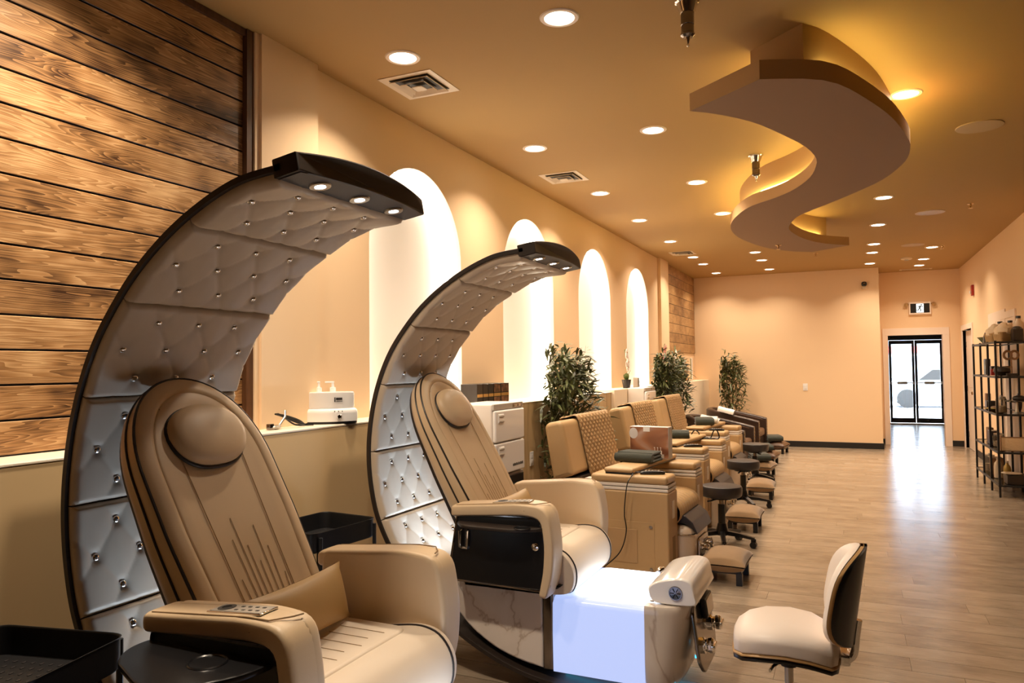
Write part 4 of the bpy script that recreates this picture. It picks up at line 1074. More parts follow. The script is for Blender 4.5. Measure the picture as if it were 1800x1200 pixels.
def make_task(label, p, rz):
    t = thing('task_chair', label, 'office chair', p, rz)
    # local: +x is where the sitter faces
    def sec(xx, z, w, h0, h1, e=.5):
        out = []
        for k in range(28):
            a = 2*pi*k/28; ca, sa = cos(a), sin(a)
            yy = w*math.copysign(abs(ca)**e, ca); zz = (h1 if sa > 0 else h0)*math.copysign(abs(sa)**e, sa)
            out.append((xx, yy, z+zz-.018*(yy/w)**2))
        return out
    xs = [(-.178, .03, .5), (-.172, .10, .8), (-.15, .16, .95), (-.08, .195, 1.), (0, .205, 1.), (.09, .20, 1.), (.15, .175, .95), (.185, .12, .8), (.196, .05, .5)]
    def zc(xx): return .487-.95*(xx-.01)**2-(.35*max(0, -.06-xx)**1.5)
    m = MB(); m.loft([sec(xx, zc(xx), w_, .012*k, .062*k) for xx, w_, k in xs], 'whitegloss' if False else 'cream_white'); st = m.build('seat_cushion', t, 60)
    m = MB(); m.loft([sec(xx*1.02, zc(xx)-.014, w_*1.02, .007*k, .007*k) for xx, w_, k in xs], 'plyedge'); m.build('seat_rim', t, 60)
    m = MB(); m.loft([sec(xx*1.01, zc(xx)-.026, w_*1.0, .018*k, .008*k) for xx, w_, k in xs], 'black'); m.build('seat_shell', t, 60)
    # back: curved shell wrapping forward at its sides
    def brow(v, off, k):
        hw = .20*k*max(.02, (1-abs((v-.5)*2)**3.2))**.5*(1-.10*v)
        row = []
        for j in range(25):
            a = -1+2*j/24; yy = hw*a
            bow = 2.3*yy*yy
            xx = -.200-.055*v+bow+off; row.append((xx, yy, .470+.365*v))
        return row
    vs = [.5-.5*cos(pi*i/22) for i in range(23)]
    def shell(offs, name, mt, par):
        m = MB(); R = [[r for r in (brow(v, o_, k) for v in vs)] for o_, k in offs]
        for g in R: m.grid(g, mt)
        for a, b in zip(R, R[1:]):
            for side in (0, -1):
                m.grid([[r[side] for r in a], [r[side] for r in b]], mt)
        o = m.build(name, par, 60)
        return o
    m = MB()
    rows = []
    for v in vs:
        r = brow(v, 0, .97); hw = abs(r[0][1])+1e-4
        rows.append([(x_+.055*max(0, 1-(y_/hw)**4)**.6*max(0., 1-abs((v-.5)*2)**5)**.6, y_, z_) for x_, y_, z_ in r])
    m.grid(rows, 'cream_white'); m.grid([brow(v, -.002, .97) for v in vs], 'cream_white'); m.build('back_cushion', t, 60)
    shell([(-.004, 1.0), (-.016, 1.0)], 'back_rim', 'plyedge', t)
    shell([(-.017, .99), (-.026, .975)], 'back_shell', 'black', t)
    m = MB(); m.tube(spline([(-.10, 0, .412), (-.185, 0, .405), (-.225, 0, .43), (-.236, 0, .50), (-.245, 0, .56)], 20), .014, 'chrome', 10); m.box(-.215, -.175, -.05, .05, .40, .44, 'chrome', .008); m.build('bracket', t)
    m = MB(); m.box(-.06, .06, -.06, .06, .385, .425, 'black', .006); m.lathe([(.030, .36), (.030, .388)], 'black', 18); m.lathe([(.016, .22), (.016, .37)], 'steel', 18); m.lathe([(.029, .12), (.029, .245), (.027, .25)], 'dkchrome', 18); m.lathe([(.034, .235), (.034, .255), (.02, .258)], 'black', 18); m.lathe([(.055, .075), (.055, .10), (.035, .135)], 'chrome', 18); m.build('gas_column', t)
    m = MB(); m.tube([(.0, .02, .395), (.05, .10, .385), (.055, .16, .39)], .006, 'chrome'); m.build('lever', t)
    for k in range(5):
        T = RT(rz=2*pi*k/5+.3)
        m = MB(); m.loft([[(xx, yy*w_, zc_+zz*h_) for yy, zz in ((-1, -1), (1, -1), (1, .4), (.5, 1), (-.5, 1), (-1, .4))] for xx, w_, zc_, h_ in ((.03, .022, .095, .018), (.16, .018, .085, .014), (.28, .014, .066, .010))], 'chrome', T=T); sp_ = m.build('base_spoke', t)
        m = MB()
        for s in (-.014, .014): m.lathe([(.001, -.008), (.026, -.008), (.026, .008), (.001, .008)], 'black', 16, T=T @ RT((.27, s, .026), rx=pi/2))
        m.build('caster', sp_)
    return t
MT['cream_white'] = mat('white_vinyl', (.86, .78, .72), .38, bump=.03, bscale=300.)
MT['plyedge'] = mat('beech_ply_edge', (.50, .30, .12), .4)
make_task('white padded swivel chair with bent wood shell facing the lit foot basin', (-.235, 3.03, 0), radians(181))

# ------------------------------------------------------------------ black carts
def make_cart(label, p, rz, items=0):
    t = thing('utility_cart', label, 'trolley', p, rz, 'black metal trolleys')
    for z in (.70, .40, .12):
        def ring(k, zz): return [(a*k, b*k, zz) for a, b in round_poly([(-.21, -.17), (.21, -.17), (.21, .17), (-.21, .17)], .05, 5)]
        m = MB(); m.loft([ring(.965, z+.004), ring(.97, z+.002), ring(1., z+.01), ring(1.0, z+.085), ring(1.012, z+.09), ring(1.0, z+.09), ring(.985, z+.085), ring(.955, z+.012)], 'steelblk')
        if z > .6:
            for k in range(12):
                for j in range(8):
                    m.box(-.16+.029*k-.003, -.16+.029*k+.003, -.12+.034*j-.006, -.12+.034*j+.006, z+.0125, z+.0135, 'grey')
        m.build('tray', t, 40)
    for a in (-.175, .175):
        for b in (-.182, .182):
            m = MB(); m.tube([(a, b, .06), (a, b, .77)], .009, 'steelblk'); m.build('upright', t)
            m = MB(); m.lathe([(.001, -.01), (.027, -.01), (.027, .01), (.001, .01)], 'black', 16, T=RT((a, b, .028), rx=pi/2)); m.box(a-.008, a+.008, b-.013, b+.013, .03, .065, 'steel', .002, 1); m.build('caster', t)
    return t
c0 = make_cart('black metal trolley at the lower left corner beside the nearest chair', (-1.97, 1.21, 0), radians(12))
dup(c0, 'black metal trolley between the two crescent chairs', (-2.27, 2.80, 0), radians(84))

# ------------------------------------------------------------------ towel warmers and what stands on them
def make_warmer(label, p, doors, dp=.30):
    t = thing('towel_warmer', label, 'towel warmer', p, 0, 'hot towel cabinets')
    H = .225*doors+.045
    m = MB(); m.box(-dp, -.012, -.245, .245, 0, H, 'offwhite', .012, 3); m.build('cabinet', t)
    m = MB(); m.box(-.014, .003, -.245, .245, H-.042, H, 'greyplastic', .004); m.box(.002, .005, .06, .225, H-.035, H-.008, 'dkchrome', .002, 1)
    cpn = m.build('control_strip', t)
    for yy in (.105, .175):
        k = MB(); k.box(.004, .009, yy-.022, yy+.022, H-.028, H-.014, 'steel', .002, 1); k.build('switch', cpn)
    for k in range(doors):
        z1 = H-.045-.225*k; z0 = z1-.218
        m = MB(); m.box(-.012, .016, -.242, .242, z0, z1, 'white', .012, 3); d = m.build('door', t)
        h = MB(); h.box(.010, .022, -.205, -.115, z1-.085, z1-.025, 'white', .006); h.ellip((.0225, -.16, z1-.04), (.004, .042, .010), 'greyplastic'); h.ellip((.0225, -.16, z1-.075), (.004, .042, .008), 'greyplastic'); h.build('handle', d)
        if k == doors-1 and doors > 1:
            h = MB()
            for q in range(10): h.box(.0165, .0175, .03+.018*q, .041+.018*q, z0+.04, z0+.056+.003*(q % 2), 'text')
            h.build('printed_mark', d)
    return t, H
w1, H1 = make_warmer('white two door hot towel cabinet behind the chair with the lit basin', (-2.20, 4.775, .757), 2)
t = thing('cabinet_stand', 'dark stand with a drawer under the two door towel cabinet', 'stand', (-2.20, 4.775, 0))
m = MB(); m.box(-.30, 0, -.25, .25, .60, .755, 'greyplastic', .006); m.build('top_frame', t); m = MB(); m.box(-.01, .012, -.23, .23, .62, .74, 'steelblk', .006); d = m.build('drawer', t); m = MB(); m.tube([(.012, -.08, .68), (.03, -.07, .68), (.03, .07, .68), (.012, .08, .68)], .006, 'chrome'); m.build('handle', d)
for a in (-.28, -.02):
    for b in (-.23, .23):
        m = MB(); m.box(a-.015, a+.015, b-.015, b+.015, 0, .602, 'steelblk', .003); m.build('leg', t)
w2, H2 = make_warmer('white hot towel cabinet in front of the far cream ledge', (-2.235, 9.02, .97), 1, .215)
t = thing('cabinet_stand', 'tall dark stand under the far hot towel cabinet', 'stand', (-2.235, 9.02, 0))
m = MB(); m.box(-.215, 0, -.25, .25, .90, .968, 'offwhite', .006); m.build('top_frame', t)
for a in (-.195, -.02):
    for b in (-.23, .23):
        m = MB(); m.box(a-.015, a+.015, b-.015, b+.015, 0, .902, 'offwhite', .003); m.build('leg', t)
yb = 4.93
for k, (wd, lab) in enumerate(((.10, 'black carton nearest the headrest in the row behind the towel cabinet'), (.09, 'black and gold carton, second in the row behind the towel cabinet'), (.09, 'black and gold carton, third in the row behind the towel cabinet'), (.13, 'black and gold carton with a printed front, fourth behind the towel cabinet'), (.155, 'black and gold carton at the far end of the row behind the towel cabinet'))):
    t = thing('tea_box', lab, 'box', (-2.60, yb+wd/2, LZ+.0008), 0, 'black cartons behind the towel cabinet')
    m = MB(); m.box(-.07, .07, -wd/2+.003, wd/2-.003, 0, .172, 'boxblk', .002, 1); m.build('carton', t)
    m = MB(); m.box(.0701, .0712, -wd/2+.005, wd/2-.005, .072, .095, 'boxgold'); m.build('gold_band', t)
    if k > 2:
        m = MB(); m.box(.0701, .0708, -wd/2+.008, wd/2-.008, .008, .066, 'boxprint'); m.box(.0701, .0708, -wd/2+.008, wd/2-.008, .104, .166, 'boxprint'); m.build('print', t)
    yb += wd+.002
# lotion warmer with two pump bottles on the ledge
t = thing('lotion_warmer', 'white lotion warmer with two pump bottles on the near ledge', 'lotion warmer', (-2.60, 3.29, LZ+.001), radians(-52))
def oval(a, b, z, cx=0): return [(cx+a*cos(2*pi*k/36), b*sin(2*pi*k/36), z) for k in range(36)]
m = MB(); m.loft([oval(.083, .150, 0), oval(.083, .150, .012)], 'black'); m.build('foot', t)
m = MB(); m.loft([oval(.085, .153, .0125), oval(.085, .153, .055), oval(.083, .151, .070), oval(.076, .144, .079), oval(.068, .132, .084)], 'white'); bd = m.build('housing', t, 50)
m = MB(); m.loft([oval(.070, .134, .0845), oval(.070, .135, .165), oval(.067, .130, .171), oval(.05, .11, .172)], 'white'); m.build('lid', t, 50)
m = MB(); T = RT((.083, .055, .040), ry=pi/2); m.lathe([(.015, 0), (.015, .01), (.010, .018), (.0005, .018)], 'chrome', 18, T=T); m.build('dial', bd)
m = MB(); 
for q in (-.02, 0, .02): m.ellip((.0838, .05+q, .068), (.002, .003, .003), 'text', 8, 6)
m.build('indicator', bd)
m = MB(); m.box(.0690, .0705, .028, .034, .118, .143, 'text'); m.box(.0690, .0702, .037, .070, .128, .141, 'text'); m.box(.0690, .0702, .037, .070, .119, .122, 'text'); m.build('printed_mark', bd)
for q in (-.055, .02):
    m = MB(); m.lathe([(.016, .171), (.016, .195), (.008, .197), (.006, .222)], 'white', 16, c=(-.015, q, 0)); m.box(-.02, -.008, q-.042, q+.008, .220, .229, 'white', .003); m.build('pump', t)
m = MB()
for k in range(3):
    m.tube(spline([(0, .00, .008), (.01, -.06, .02+.008*k), (-.01, -.13, .05+.006*k), (-.03, -.17-.01*k, .075), (-.035, -.12, .055), (-.02, -.05, .012), (.02, .04, .006+.004*k)], 40), .0045, 'black', 6)
at(m, 'power_cable', 'bundled black cable lying on the ledge beside the lotion warmer', 'cable', (-2.58, 3.07, LZ+.001))
m = MB(); m.ellip((0, 0, .012), (.02, .04, .011), 'steel'); m.tube([(0, .03, .02), (.01, .06, .06), (0, .07, .09)], .006, 'steel'); m.box(-.012, .012, -.05, -.02, .002, .03, 'dkchrome', .003); at(m, 'plug', 'silver wrapped plug at the end of the bundled cable on the ledge', 'plug', (-2.59, 2.86, LZ+.001))

# ------------------------------------------------------------------ plants
def bamboo(label, p, h, spread, n_leaf, seed, pot=True, z0=0., lw=.013, xs=.75, xmin=-9., zmin=0.):
    rnd = random.Random(seed)
    t = thing('bamboo_plant', label, 'plant', p, 0)
    if pot:
        m = MB(); m.lathe([(.001, .0), (.09, 0), (.10, .02), (.12, .26), (.125, .28), (.112, .28), (.108, .25)], 'potw', 28); m.build('pot', t)
        m = MB(); m.lathe([(.001, .25), (.109, .245)], 'soil', 24); m.build('soil', t)
    stems = []
    for k in range(7):
        a = rnd.uniform(0, 2*pi); r = rnd.uniform(.01, .06); tx, ty = rnd.gauss(0, spread*.38), rnd.gauss(0, spread*.38)
        hh = h*rnd.uniform(.72, .95); base = Vector((r*cos(a), r*sin(a), .24 if pot else 0))
        path = [base.lerp(Vector((tx, ty, hh)), q)+Vector((0, 0, 0)) for q in (0, .3, .6, .85, 1.)]
        path = [Vector((q.x*(.4+.6*(q.z/hh)), q.y*(.4+.6*(q.z/hh)), q.z)) for q in path]
        stems.append(path); m = MB(); m.tube(path, [.008, .007, .006, .004, .002], 'stem', 7); m.build('stem', t)
    m = MB()
    for k in range(n_leaf):
        s = rnd.choice(stems); q = rnd.random()**.62
        q = .10+.90*q; i = min(3, int(q*4)); b = s[i].lerp(s[i+1], q*4-i)
        zz = (b.z-z0)/h
        wv = spread*(.55+.6*sin(pi*min(1, zz*1.05))**.8)*(1.15-.45*zz)
        a = rnd.uniform(0, 2*pi); rr = wv*rnd.random()**.55
        c = Vector((max(-.17, (b.x*.5+rr*cos(a))*xs), b.y*.5+rr*sin(a), b.z+rnd.gauss(.0, .05)))
        if c.z > h: c.z = h-rnd.random()*.05
        L = rnd.uniform(.10, .185); da = a+rnd.gauss(0, .7); el = rnd.gauss(.42, .5)
        d = Vector((cos(da)*cos(el), sin(da)*cos(el), sin(el)))
        if c.x < -.08 and d.x < 0: d.x *= -.5
        d.normalize()
        sd = d.cross(Vector((0, 0, 1))).normalized(); sd = (sd*cos(rnd.uniform(-.9, .9))+Vector((0, 0, 1))*rnd.uniform(-.5, .5)).normalized()
        dr = Vector((0, 0, -1))
        pts = [c+d*(L*f)+dr*(L*.30*f*f) for f in (0, .3, .7, 1.)]; ws = (.003, lw, lw*.75, .0006)
        vs = [pts[0]-sd*ws[0], pts[0]+sd*ws[0], pts[1]-sd*ws[1], pts[1]+sd*ws[1], pts[2]-sd*ws[2], pts[2]+sd*ws[2], pts[3]]
        if min(v.z for v in vs) < zmin: continue
        mn = min(v.x for v in vs)
        if mn < xmin: vs = [v+Vector((xmin-mn, 0, 0)) for v in vs]
        m.add(vs, [(0, 1, 3, 2), (2, 3, 5, 4), (4, 5, 6)], 'leaf')
        if k % 5 == 0: m.tube([b, c], .0016, 'stem', 4)
    m.build('foliage', t, 0)
    return t
bamboo('tall leafy bamboo plant against the plywood panel behind the first tan chair', (-2.28, 6.25, 0), 1.80, .35, 1400, 3, xmin=-.205)
bamboo('leafy bamboo plant beside the far towel cabinet, left of a pair', (-2.28, 9.98, 0), 1.79, .23, 1100, 11, xmin=-.165, zmin=.75)
bamboo('leafy bamboo plant on the right of the far pair', (-2.31, 10.95, 0), 1.76, .25, 1100, 17, xmin=-.138, zmin=.80)
bamboo('bamboo plant standing alone in the far corner behind the tub armchairs', (-1.96, 13.95, 0), 1.79, .36, 1050, 23)
def orchid(label, p, h, lean, mt, n, pot=True, seed=1):
    rnd = random.Random(seed); t = thing('potted_orchid', label, 'orchid', p)
    m = MB(); m.lathe([(.001, 0), (.042, 0), (.058, .10), (.06, .105), (.05, .105), (.048, .09), (.001, .09)], 'black', 20); m.build('pot', t)
    m = MB()
    for a, L in ((.4, .16), (2.6, .10), (-1.2, .12)):
        d = Vector((cos(a)*.35, sin(a)*.35, 0)); rows = []
        for k in range(8):
            f = k/7; c = Vector((0, 0, .09))+d*(L*f)+Vector((0, 0, L*1.25*f*(1-.35*f))); w_ = .032*sin(pi*min(.98, .12+.85*f))**.7; sd = Vector((-sin(a), cos(a), 0))
            rows.append([tuple(c-sd*w_), tuple(c+Vector((0, 0, -.006))), tuple(c+sd*w_)])
        m.grid(rows, 'orleaf')
    m.build('leaf', t, 60)
    path = spline([(0, 0, .09), (.01, lean*.15, h*.45), (.02, lean*.45, h*.8), (.03, lean, h)], 24); m = MB(); m.tube(path, .004, 'stem', 6); m.build('stem', t)
    m = MB()
    for k in range(n):
        c = path[8+int(15*k/n)]+Vector((rnd.uniform(.0, .03), rnd.uniform(-.02, .02), rnd.uniform(-.01, .01)))
        a0 = rnd.uniform(0, 6)
        for q in range(5):
            a = a0+2*pi*q/5; e = Vector((.3, cos(a), sin(a)))*.026
            m.ellip(c+e, (.008, .022, .022), mt, 8, 6)
        m.ellip(c+Vector((.012, 0, 0)), (.008, .008, .008), 'boxgold', 6, 5)
    for k in range(5): m.ellip(path[-1-k]+Vector((0, .006*(-1)**k, 0)), (.006, .006, .008), 'orleaf', 6, 5)
    m.build('blossom', t, 60); return t
orchid('white orchid in a black pot on the far cream ledge', (-2.52, 8.98, LZ+.0255), .47, -.16, 'petal', 8)
orchid('pink orchid rising behind the far pair of bamboo plants', (-2.55, 11.0, LZ+.0255), .60, .12, 'petalp', 7, seed=4)
orchid('white orchid half hidden by the right bamboo plant of the pair', (-2.52, 11.6, LZ+.0255), .52, .2, 'petal', 7, seed=9)
m = MB(); m.box(-.03, .03, -.045, .045, 0, .125, 'greyplastic', .003, 1); m.ellip((.031, 0, .07), (.0015, .012, .04), 'text'); at(m, 'card_box', 'small grey upright box beside the white orchid on the cream ledge', 'box', (-2.48, 9.3, LZ+.0255))
m = MB(); m.box(-.02, .0, -.12, .12, 0, .42, 'white_wall', .004); m.box(-.0, .004, -.09, -.03, .02, .40, 'orleaf'); m.box(0, .004, .0, .09, .02, .40, 'petal'); at(m, 'art_panel', 'tall cream panel with a green stripe on the ledge in the far corner', 'panel', (-2.62, 13.7, LZ+.0255))

# ------------------------------------------------------------------ dark tub armchairs
def make_tub(label, p, rz):
    t = thing('tub_armchair', label, 'armchair', p, rz, 'dark brown tub armchairs')
    # local: faces +x; horseshoe wall
    def hs(off, n=33):
        out = []
        for k in range(n):
            f = -1+2*k/(n-1); a = f*pi*.5
            if abs(f) > .999: pass
            out.append((f,))
        return out
    path = []
    for k in range(9): path.append((.42-.50*k/8, -.40))
    for k in range(1, 20): a = -pi/2-pi*k/20; path.append((-.08+.36*cos(a), .40*sin(a)))
    for k in range(9): path.append((-.08+.50*k/8, .40))
    n = len(path)
    def top(xx): return .60+.30*max(0, min(1, (.42-xx)/.86))**.9*.62
    rings = []
    for i, (a, b) in enumerate(path):
        A = Vector(path[max(0, i-1)]); B = Vector(path[min(n-1, i+1)]); tg = (B-A).normalized(); nn = Vector((-tg.y, tg.x))
        z = top(a); w_ = .06
        sec = [(-w_, .10), (w_, .10), (w_, z-.03), (w_*.6, z-.006), (0, z), (-w_*.6, z-.006), (-w_, z-.03)]
        rings.append([(a+nn.x*o_, b+nn.y*o_, zz) for o_, zz in sec])
    m = MB(); m.loft(rings, 'dbrown'); sh = m.build('shell', t, 50)
    m = MB(); m.tube([(a, b*.872 if abs(b) > .39 else b*.86, top(a)-.045) for a, b in path if a < .40], .012, 'mbrown', 8); m.build('welt', sh)
    m = MB(); m.box(-.36, .40, -.325, .325, .30, .44, 'mbrown', .04, 4); m.build('seat_cushion', t)
    m = MB(); m.box(-.40, .38, -.33, .33, .10, .30, 'dbrown', .02); m.build('base', t)
    m = MB()
    for b in (-.40, .40):
        for k in range(9): m.ellip((.423, b, .16+.048*k), (.006, .009, .009), 'brass', 8, 6)
    m.build('stud_trim', sh)
    for a in (-.3, .33):
        for b in (-.3, .3):
            m = MB(); m.box(a-.025, a+.025, b-.025, b+.025, 0, .10, 'black', .004); m.build('leg', t)
    return t
d1 = make_tub('nearer dark brown tub armchair beyond the tan spa chairs', (-1.73, 11.08, 0), -.05)
dup(d1, 'farther dark brown tub armchair beside the back wall', (-1.74, 13.0, 0), -.05)
def drape(label, p, rz):
    rows = []
    for i in range(21):
        a = -1+2*i/20; row = []
        for j in range(13):
            v = -1+2*j/12
            row.append((v*.13, .085*sin(a*1.45), .062*cos(a*1.45)-.10*max(0, abs(a)-.8)+.006*noise.noise((v*3, a*3, 2))))
        rows.append(row)
    m = MB(); m.grid(rows, 'wtowel'); m.grid([[(x_, y_*.93, z_-.006) for x_, y_, z_ in r] for r in rows], 'wtowel')
    o = m.build('draped_towel', None, 70); o.location = p; o.rotation_euler = (0, .25, rz); return tag(o, label, 'towel', 'white towels over the armchairs')
drape('white towel draped over the near arm of the nearer tub armchair', (-1.80, 10.68, .723), .0)
drape('white towel draped over the near arm of the farther tub armchair', (-1.86, 12.60, .738), .0)

# ------------------------------------------------------------------ display shelf
sx0, sx1, sy0, sy1 = 1.50, 1.80, 9.79, 11.39
t = thing('display_shelf', 'tall black metal display shelf along the right wall', 'shelf', (sx0, sy0, 0))
for yy in (9.79, 10.30, 10.83, 11.39):
    for xx in (sx0, sx1):
        m = MB(); m.box(xx-sx0-.011, xx-sx0+.011, yy-sy0-.011, yy-sy0+.011, 0, 1.745, 'steelblk', .002, 1); m.build('post', t)
SZ = [.139, .504, .925, 1.346, 1.735]
for z in SZ:
    m = MB(); m.box(-.013, .313, -.013, .007, z-.022, z, 'steelblk', .002, 1); m.box(-.013, .313, 1.593, 1.613, z-.022, z, 'steelblk', .002, 1); m.box(-.013, .007, 0, 1.6, z-.022, z, 'steelblk', .002, 1); m.box(.293, .313, 0, 1.6, z-.022, z, 'steelblk', .002, 1); fr = m.build('shelf_frame', t)
    m = MB(); m.box(.0, .30, .005, 1.595, z-.014, z-.004, 'shelfglass'); m.build('shelf_pane', fr)
def item(mb, name, label, cat, x, y, k, rz=0., group=None): return at(mb, name, label, cat, (x, y, SZ[k]+.0008), rz, group)
m = MB(); m.lathe([(.03, 0), (.035, .006), (.10, .085), (.105, .09), (.098, .088), (.03, .012), (.001, .01)], 'green_bowl', 28); item(m, 'bowl', 'green glazed bowl at the far end of the shelf top', 'bowl', 1.62, 11.20, 4)
m = MB(); m.lathe([(.03, 0), (.028, .02), (.045, .10), (.062, .17), (.056, .168), (.02, .05)], 'gold', 24); item(m, 'vase', 'gold flared cup behind the green bowl on the shelf top', 'vase', 1.72, 11.32, 4)
def jar(x, y, k, r, h, lab, mt='ceramic', cap='black'):
    t = thing('bottle', lab, 'bottle', (x, y, SZ[k]+.0008)); m = MB(); m.lathe([(.001, 0), (r*.92, 0), (r, .01), (r, h*.55), (r*.85, h*.72), (r*.4, h*.84), (r*.35, h*.92)], mt, 24); m.build('body', t, 50)
    m = MB(); m.lathe([(r*.36, h*.9), (r*.42, h*.91), (r*.42, h), (.001, h*1.01)], cap, 16); m.build('cap', t); return t
jar(1.72, 10.85, 4, .065, .27, 'cream bottle with a dark stopper behind the first gift basket')
jar(1.765, 10.02, 4, .06, .29, 'cream bottle with a dark stopper at the near end of the shelf top')
jar(1.72, 10.22, 4, .06, .25, 'cream bottle with a dark stopper behind the gift baskets')
m = MB(); m.loft([[(a*k_, b*k_, z) for a, b in round_poly([(-.07, -.05), (.07, -.05), (.07, .05), (-.07, .05)], .03)] for z, k_ in ((0, 1.), (.08, 1.02), (.13, .8), (.15, .5))], 'boxblk'); item(m, 'pouch', 'small black pouch with a pale tag between bowl and gift basket', 'bag', 1.595, 10.74, 4)
def basket(x, y, lab):
    t = thing('gift_basket', lab, 'gift basket', (x, y, SZ[4]+.0008), .3, 'wrapped gift baskets'); m = MB(); m.loft([[(a*k_, b*k_, z) for a, b in round_poly([(-.085, -.10), (.085, -.10), (.085, .10), (-.085, .10)], .03)] for z, k_ in ((0, .85), (.10, 1.), (.105, 1.03), (.11, .97))], 'basket'); m.build('basket', t)
    m = MB(); m.ellip((0, 0, .12), (.095, .11, .09), 'tissue', 18, 12); m.v = [(a*(1+.25*noise.noise((a*25, b*25, c*25))), b*(1+.25*noise.noise((b*25, c*25, a*25))), c*(1+.2*noise.noise((c*20, a*20, b*20)))) for a, b, c in m.v]; m.build('wrapping', t, 30)
    m = MB()
    for s in (-1, 1): m.ellip((0, s*.03, .20), (.02, .035, .02), 'tissue', 10, 8)
    m.build('bow', t)
basket(1.60, 10.42, 'wrapped gift basket beside the dark stoppered bottle on the shelf top')
basket(1.63, 10.05, 'wrapped gift basket nearest the camera on the shelf top')
m = MB(); m.box(-.05, .05, -.07, .07, 0, .14, 'boxblk', .01); m.ellip((0, 0, .14), (.05, .07, .03), 'boxblk'); item(m, 'gift_bag', 'black bag at the near corner of the shelf top', 'bag', 1.725, 9.88, 4)
def pbox(x, y, k, sx, sy, sz, mt, lab, rz=0., frame=None):
    m = MB(); m.box(-sx/2, sx/2, -sy/2, sy/2, 0, sz, mt, .004, 1)
    if frame: m.box(-sx/2-.002, -sx/2+.001, -sy/2+.012, sy/2-.012, .012, sz-.012, frame)
    return item(m, 'box', lab, 'box', x, y, k, rz)
pbox(1.60, 11.05, 3, .05, .16, .20, 'boxblk', 'tall black frame box on the second shelf from the top', 0, 'green_bowl')
pbox(1.62, 10.68, 3, .08, .12, .11, 'boxblk', 'black box beside the red box on the second shelf')
pbox(1.58, 10.48, 3, .06, .07, .075, 'red', 'small red box on the second shelf')
pbox(1.70, 10.36, 3, .08, .16, .11, 'wood_item', 'reddish wooden box behind the small red box')
m = MB(); m.lathe([(.001, 0), (.04, .0), (.09, .05), (.08, .09), (.03, .105), (.001, .105)], 'boxblk', 24); item(m, 'round_pot', 'round black lidded pot on the second shelf', 'pot', 1.60, 10.06, 3)
m = MB(); m.box(-.12, .12, -.10, .10, 0, .04, 'wood_item', .005); item(m, 'wooden_tray', 'flat wooden box at the near end of the second shelf', 'tray', 1.66, 9.96, 3) if False else None
t = thing('sculpture', 'dark ring sculpture on a thin stand on the second shelf', 'sculpture', (1.665, 9.9, SZ[3]+.0008))
m = MB(); m.box(-.05, .05, -.04, .04, 0, .03, 'boxblk', .003); m.build('base', t); m = MB(); m.tube([(0, 0, .03), (0, 0, .20)], .008, 'wood_item'); m.build('stem', t)
m = MB()
for s in (-1, 1): m.tube([(s*.033+.036*cos(2*pi*k/24), 0, .235+.045*sin(2*pi*k/24)) for k in range(24)], .013, 'wood_item', 8, closed=True)
m.build('ring', t)
pbox(1.62, 11.22, 2, .05, .12, .18, 'wood_item', 'upright brown box at the far end of the middle shelf')
pbox(1.60, 10.90, 2, .10, .14, .10, 'boxblk', 'black box on the middle shelf')
m = MB(); m.lathe([(.001, 0), (.06, 0), (.09, .02), (.085, .03), (.05, .02), (.001, .018)], 'gold', 24); m.ellip((.01, 0, .03), (.05, .05, .02), 'wood_item'); item(m, 'dish', 'gold dish of small items on the middle shelf', 'dish', 1.59, 10.58, 2)
def gjar(x, y, k, r, h, lab, grp=None):
    t = thing('glass_jar', lab, 'jar', (x, y, SZ[k]+.0008), 0, grp); m = MB(); m.lathe([(.001, .001), (r, .001), (r, h*.8), (r*.8, h*.88), (r*.8, h*.9)], 'clear', 24); m.build('glass', t, 50)
    m = MB(); m.lathe([(.001, .004), (r*.9, .004), (r*.9, h*.4), (.001, h*.42)], 'tissue', 18); m.build('contents', t); m = MB(); m.lathe([(r*.84, h*.88), (r*.84, h*.96), (r*.3, h*.98), (.012, h*1.04), (.001, h*1.05)], 'steel', 18); m.build('lid', t)
gjar(1.60, 10.20, 2, .055, .17, 'glass jar with a steel lid beside the gold dish on the middle shelf')
gjar(1.58, 10.06, 2, .055, .19, 'wider glass jar with a steel lid on the middle shelf')
m = MB(); m.lathe([(.001, 0), (.05, 0), (.02, .02), (.012, .10), (.014, .12)], 'steel', 20); m.lathe([(.014, .12), (.11, .135), (.12, .15), (.11, .148), (.001, .14)], 'clear', 28); m.ellip((.03, .02, .17), (.07, .06, .035), 'boxblk'); item(m, 'cake_stand', 'glass pedestal dish holding a dark bundle on the middle shelf', 'stand', 1.70, 9.88, 2)
t = thing('mask', 'dark oval mask leaning on the middle shelf', 'mask', (1.76, 10.12, SZ[2]+.0008)); m = MB(); m.ellip((0, 0, .11), (.03, .10, .11), 'boxblk'); m.build('face', t); m = MB(); m.ellip((-.03, -.03, .13), (.008, .02, .012), 'greyplastic'); m.ellip((-.03, .035, .13), (.008, .02, .012), 'greyplastic'); m.build('eye', t)
pbox(1.62, 11.15, 1, .06, .16, .17, 'wood_item', 'upright dark brown frame at the far end of the fourth shelf')
pbox(1.60, 10.78, 1, .10, .18, .16, 'boxblk', 'black box on the fourth shelf')
gjar(1.60, 10.42, 1, .06, .16, 'glass jar on the fourth shelf beside the black box')
m = MB(); m.ellip((0, 0, .06), (.04, .06, .06), 'boxblk'); m.ellip((0, 0, .13), (.03, .035, .03), 'wood_item'); item(m, 'figurine', 'small dark figurine beside the wooden picture box', 'figurine', 1.57, 10.12, 1)
m = MB(); m.box(-.13, .13, -.025, .025, 0, .16, 'wood_item', .004, 1); m.box(-.12, .12, -.027, -.024, .01, .15, 'tissue'); item(m, 'picture_box', 'pale wooden picture panel at the near end of the fourth shelf', 'box', 1.66, 9.88, 1)
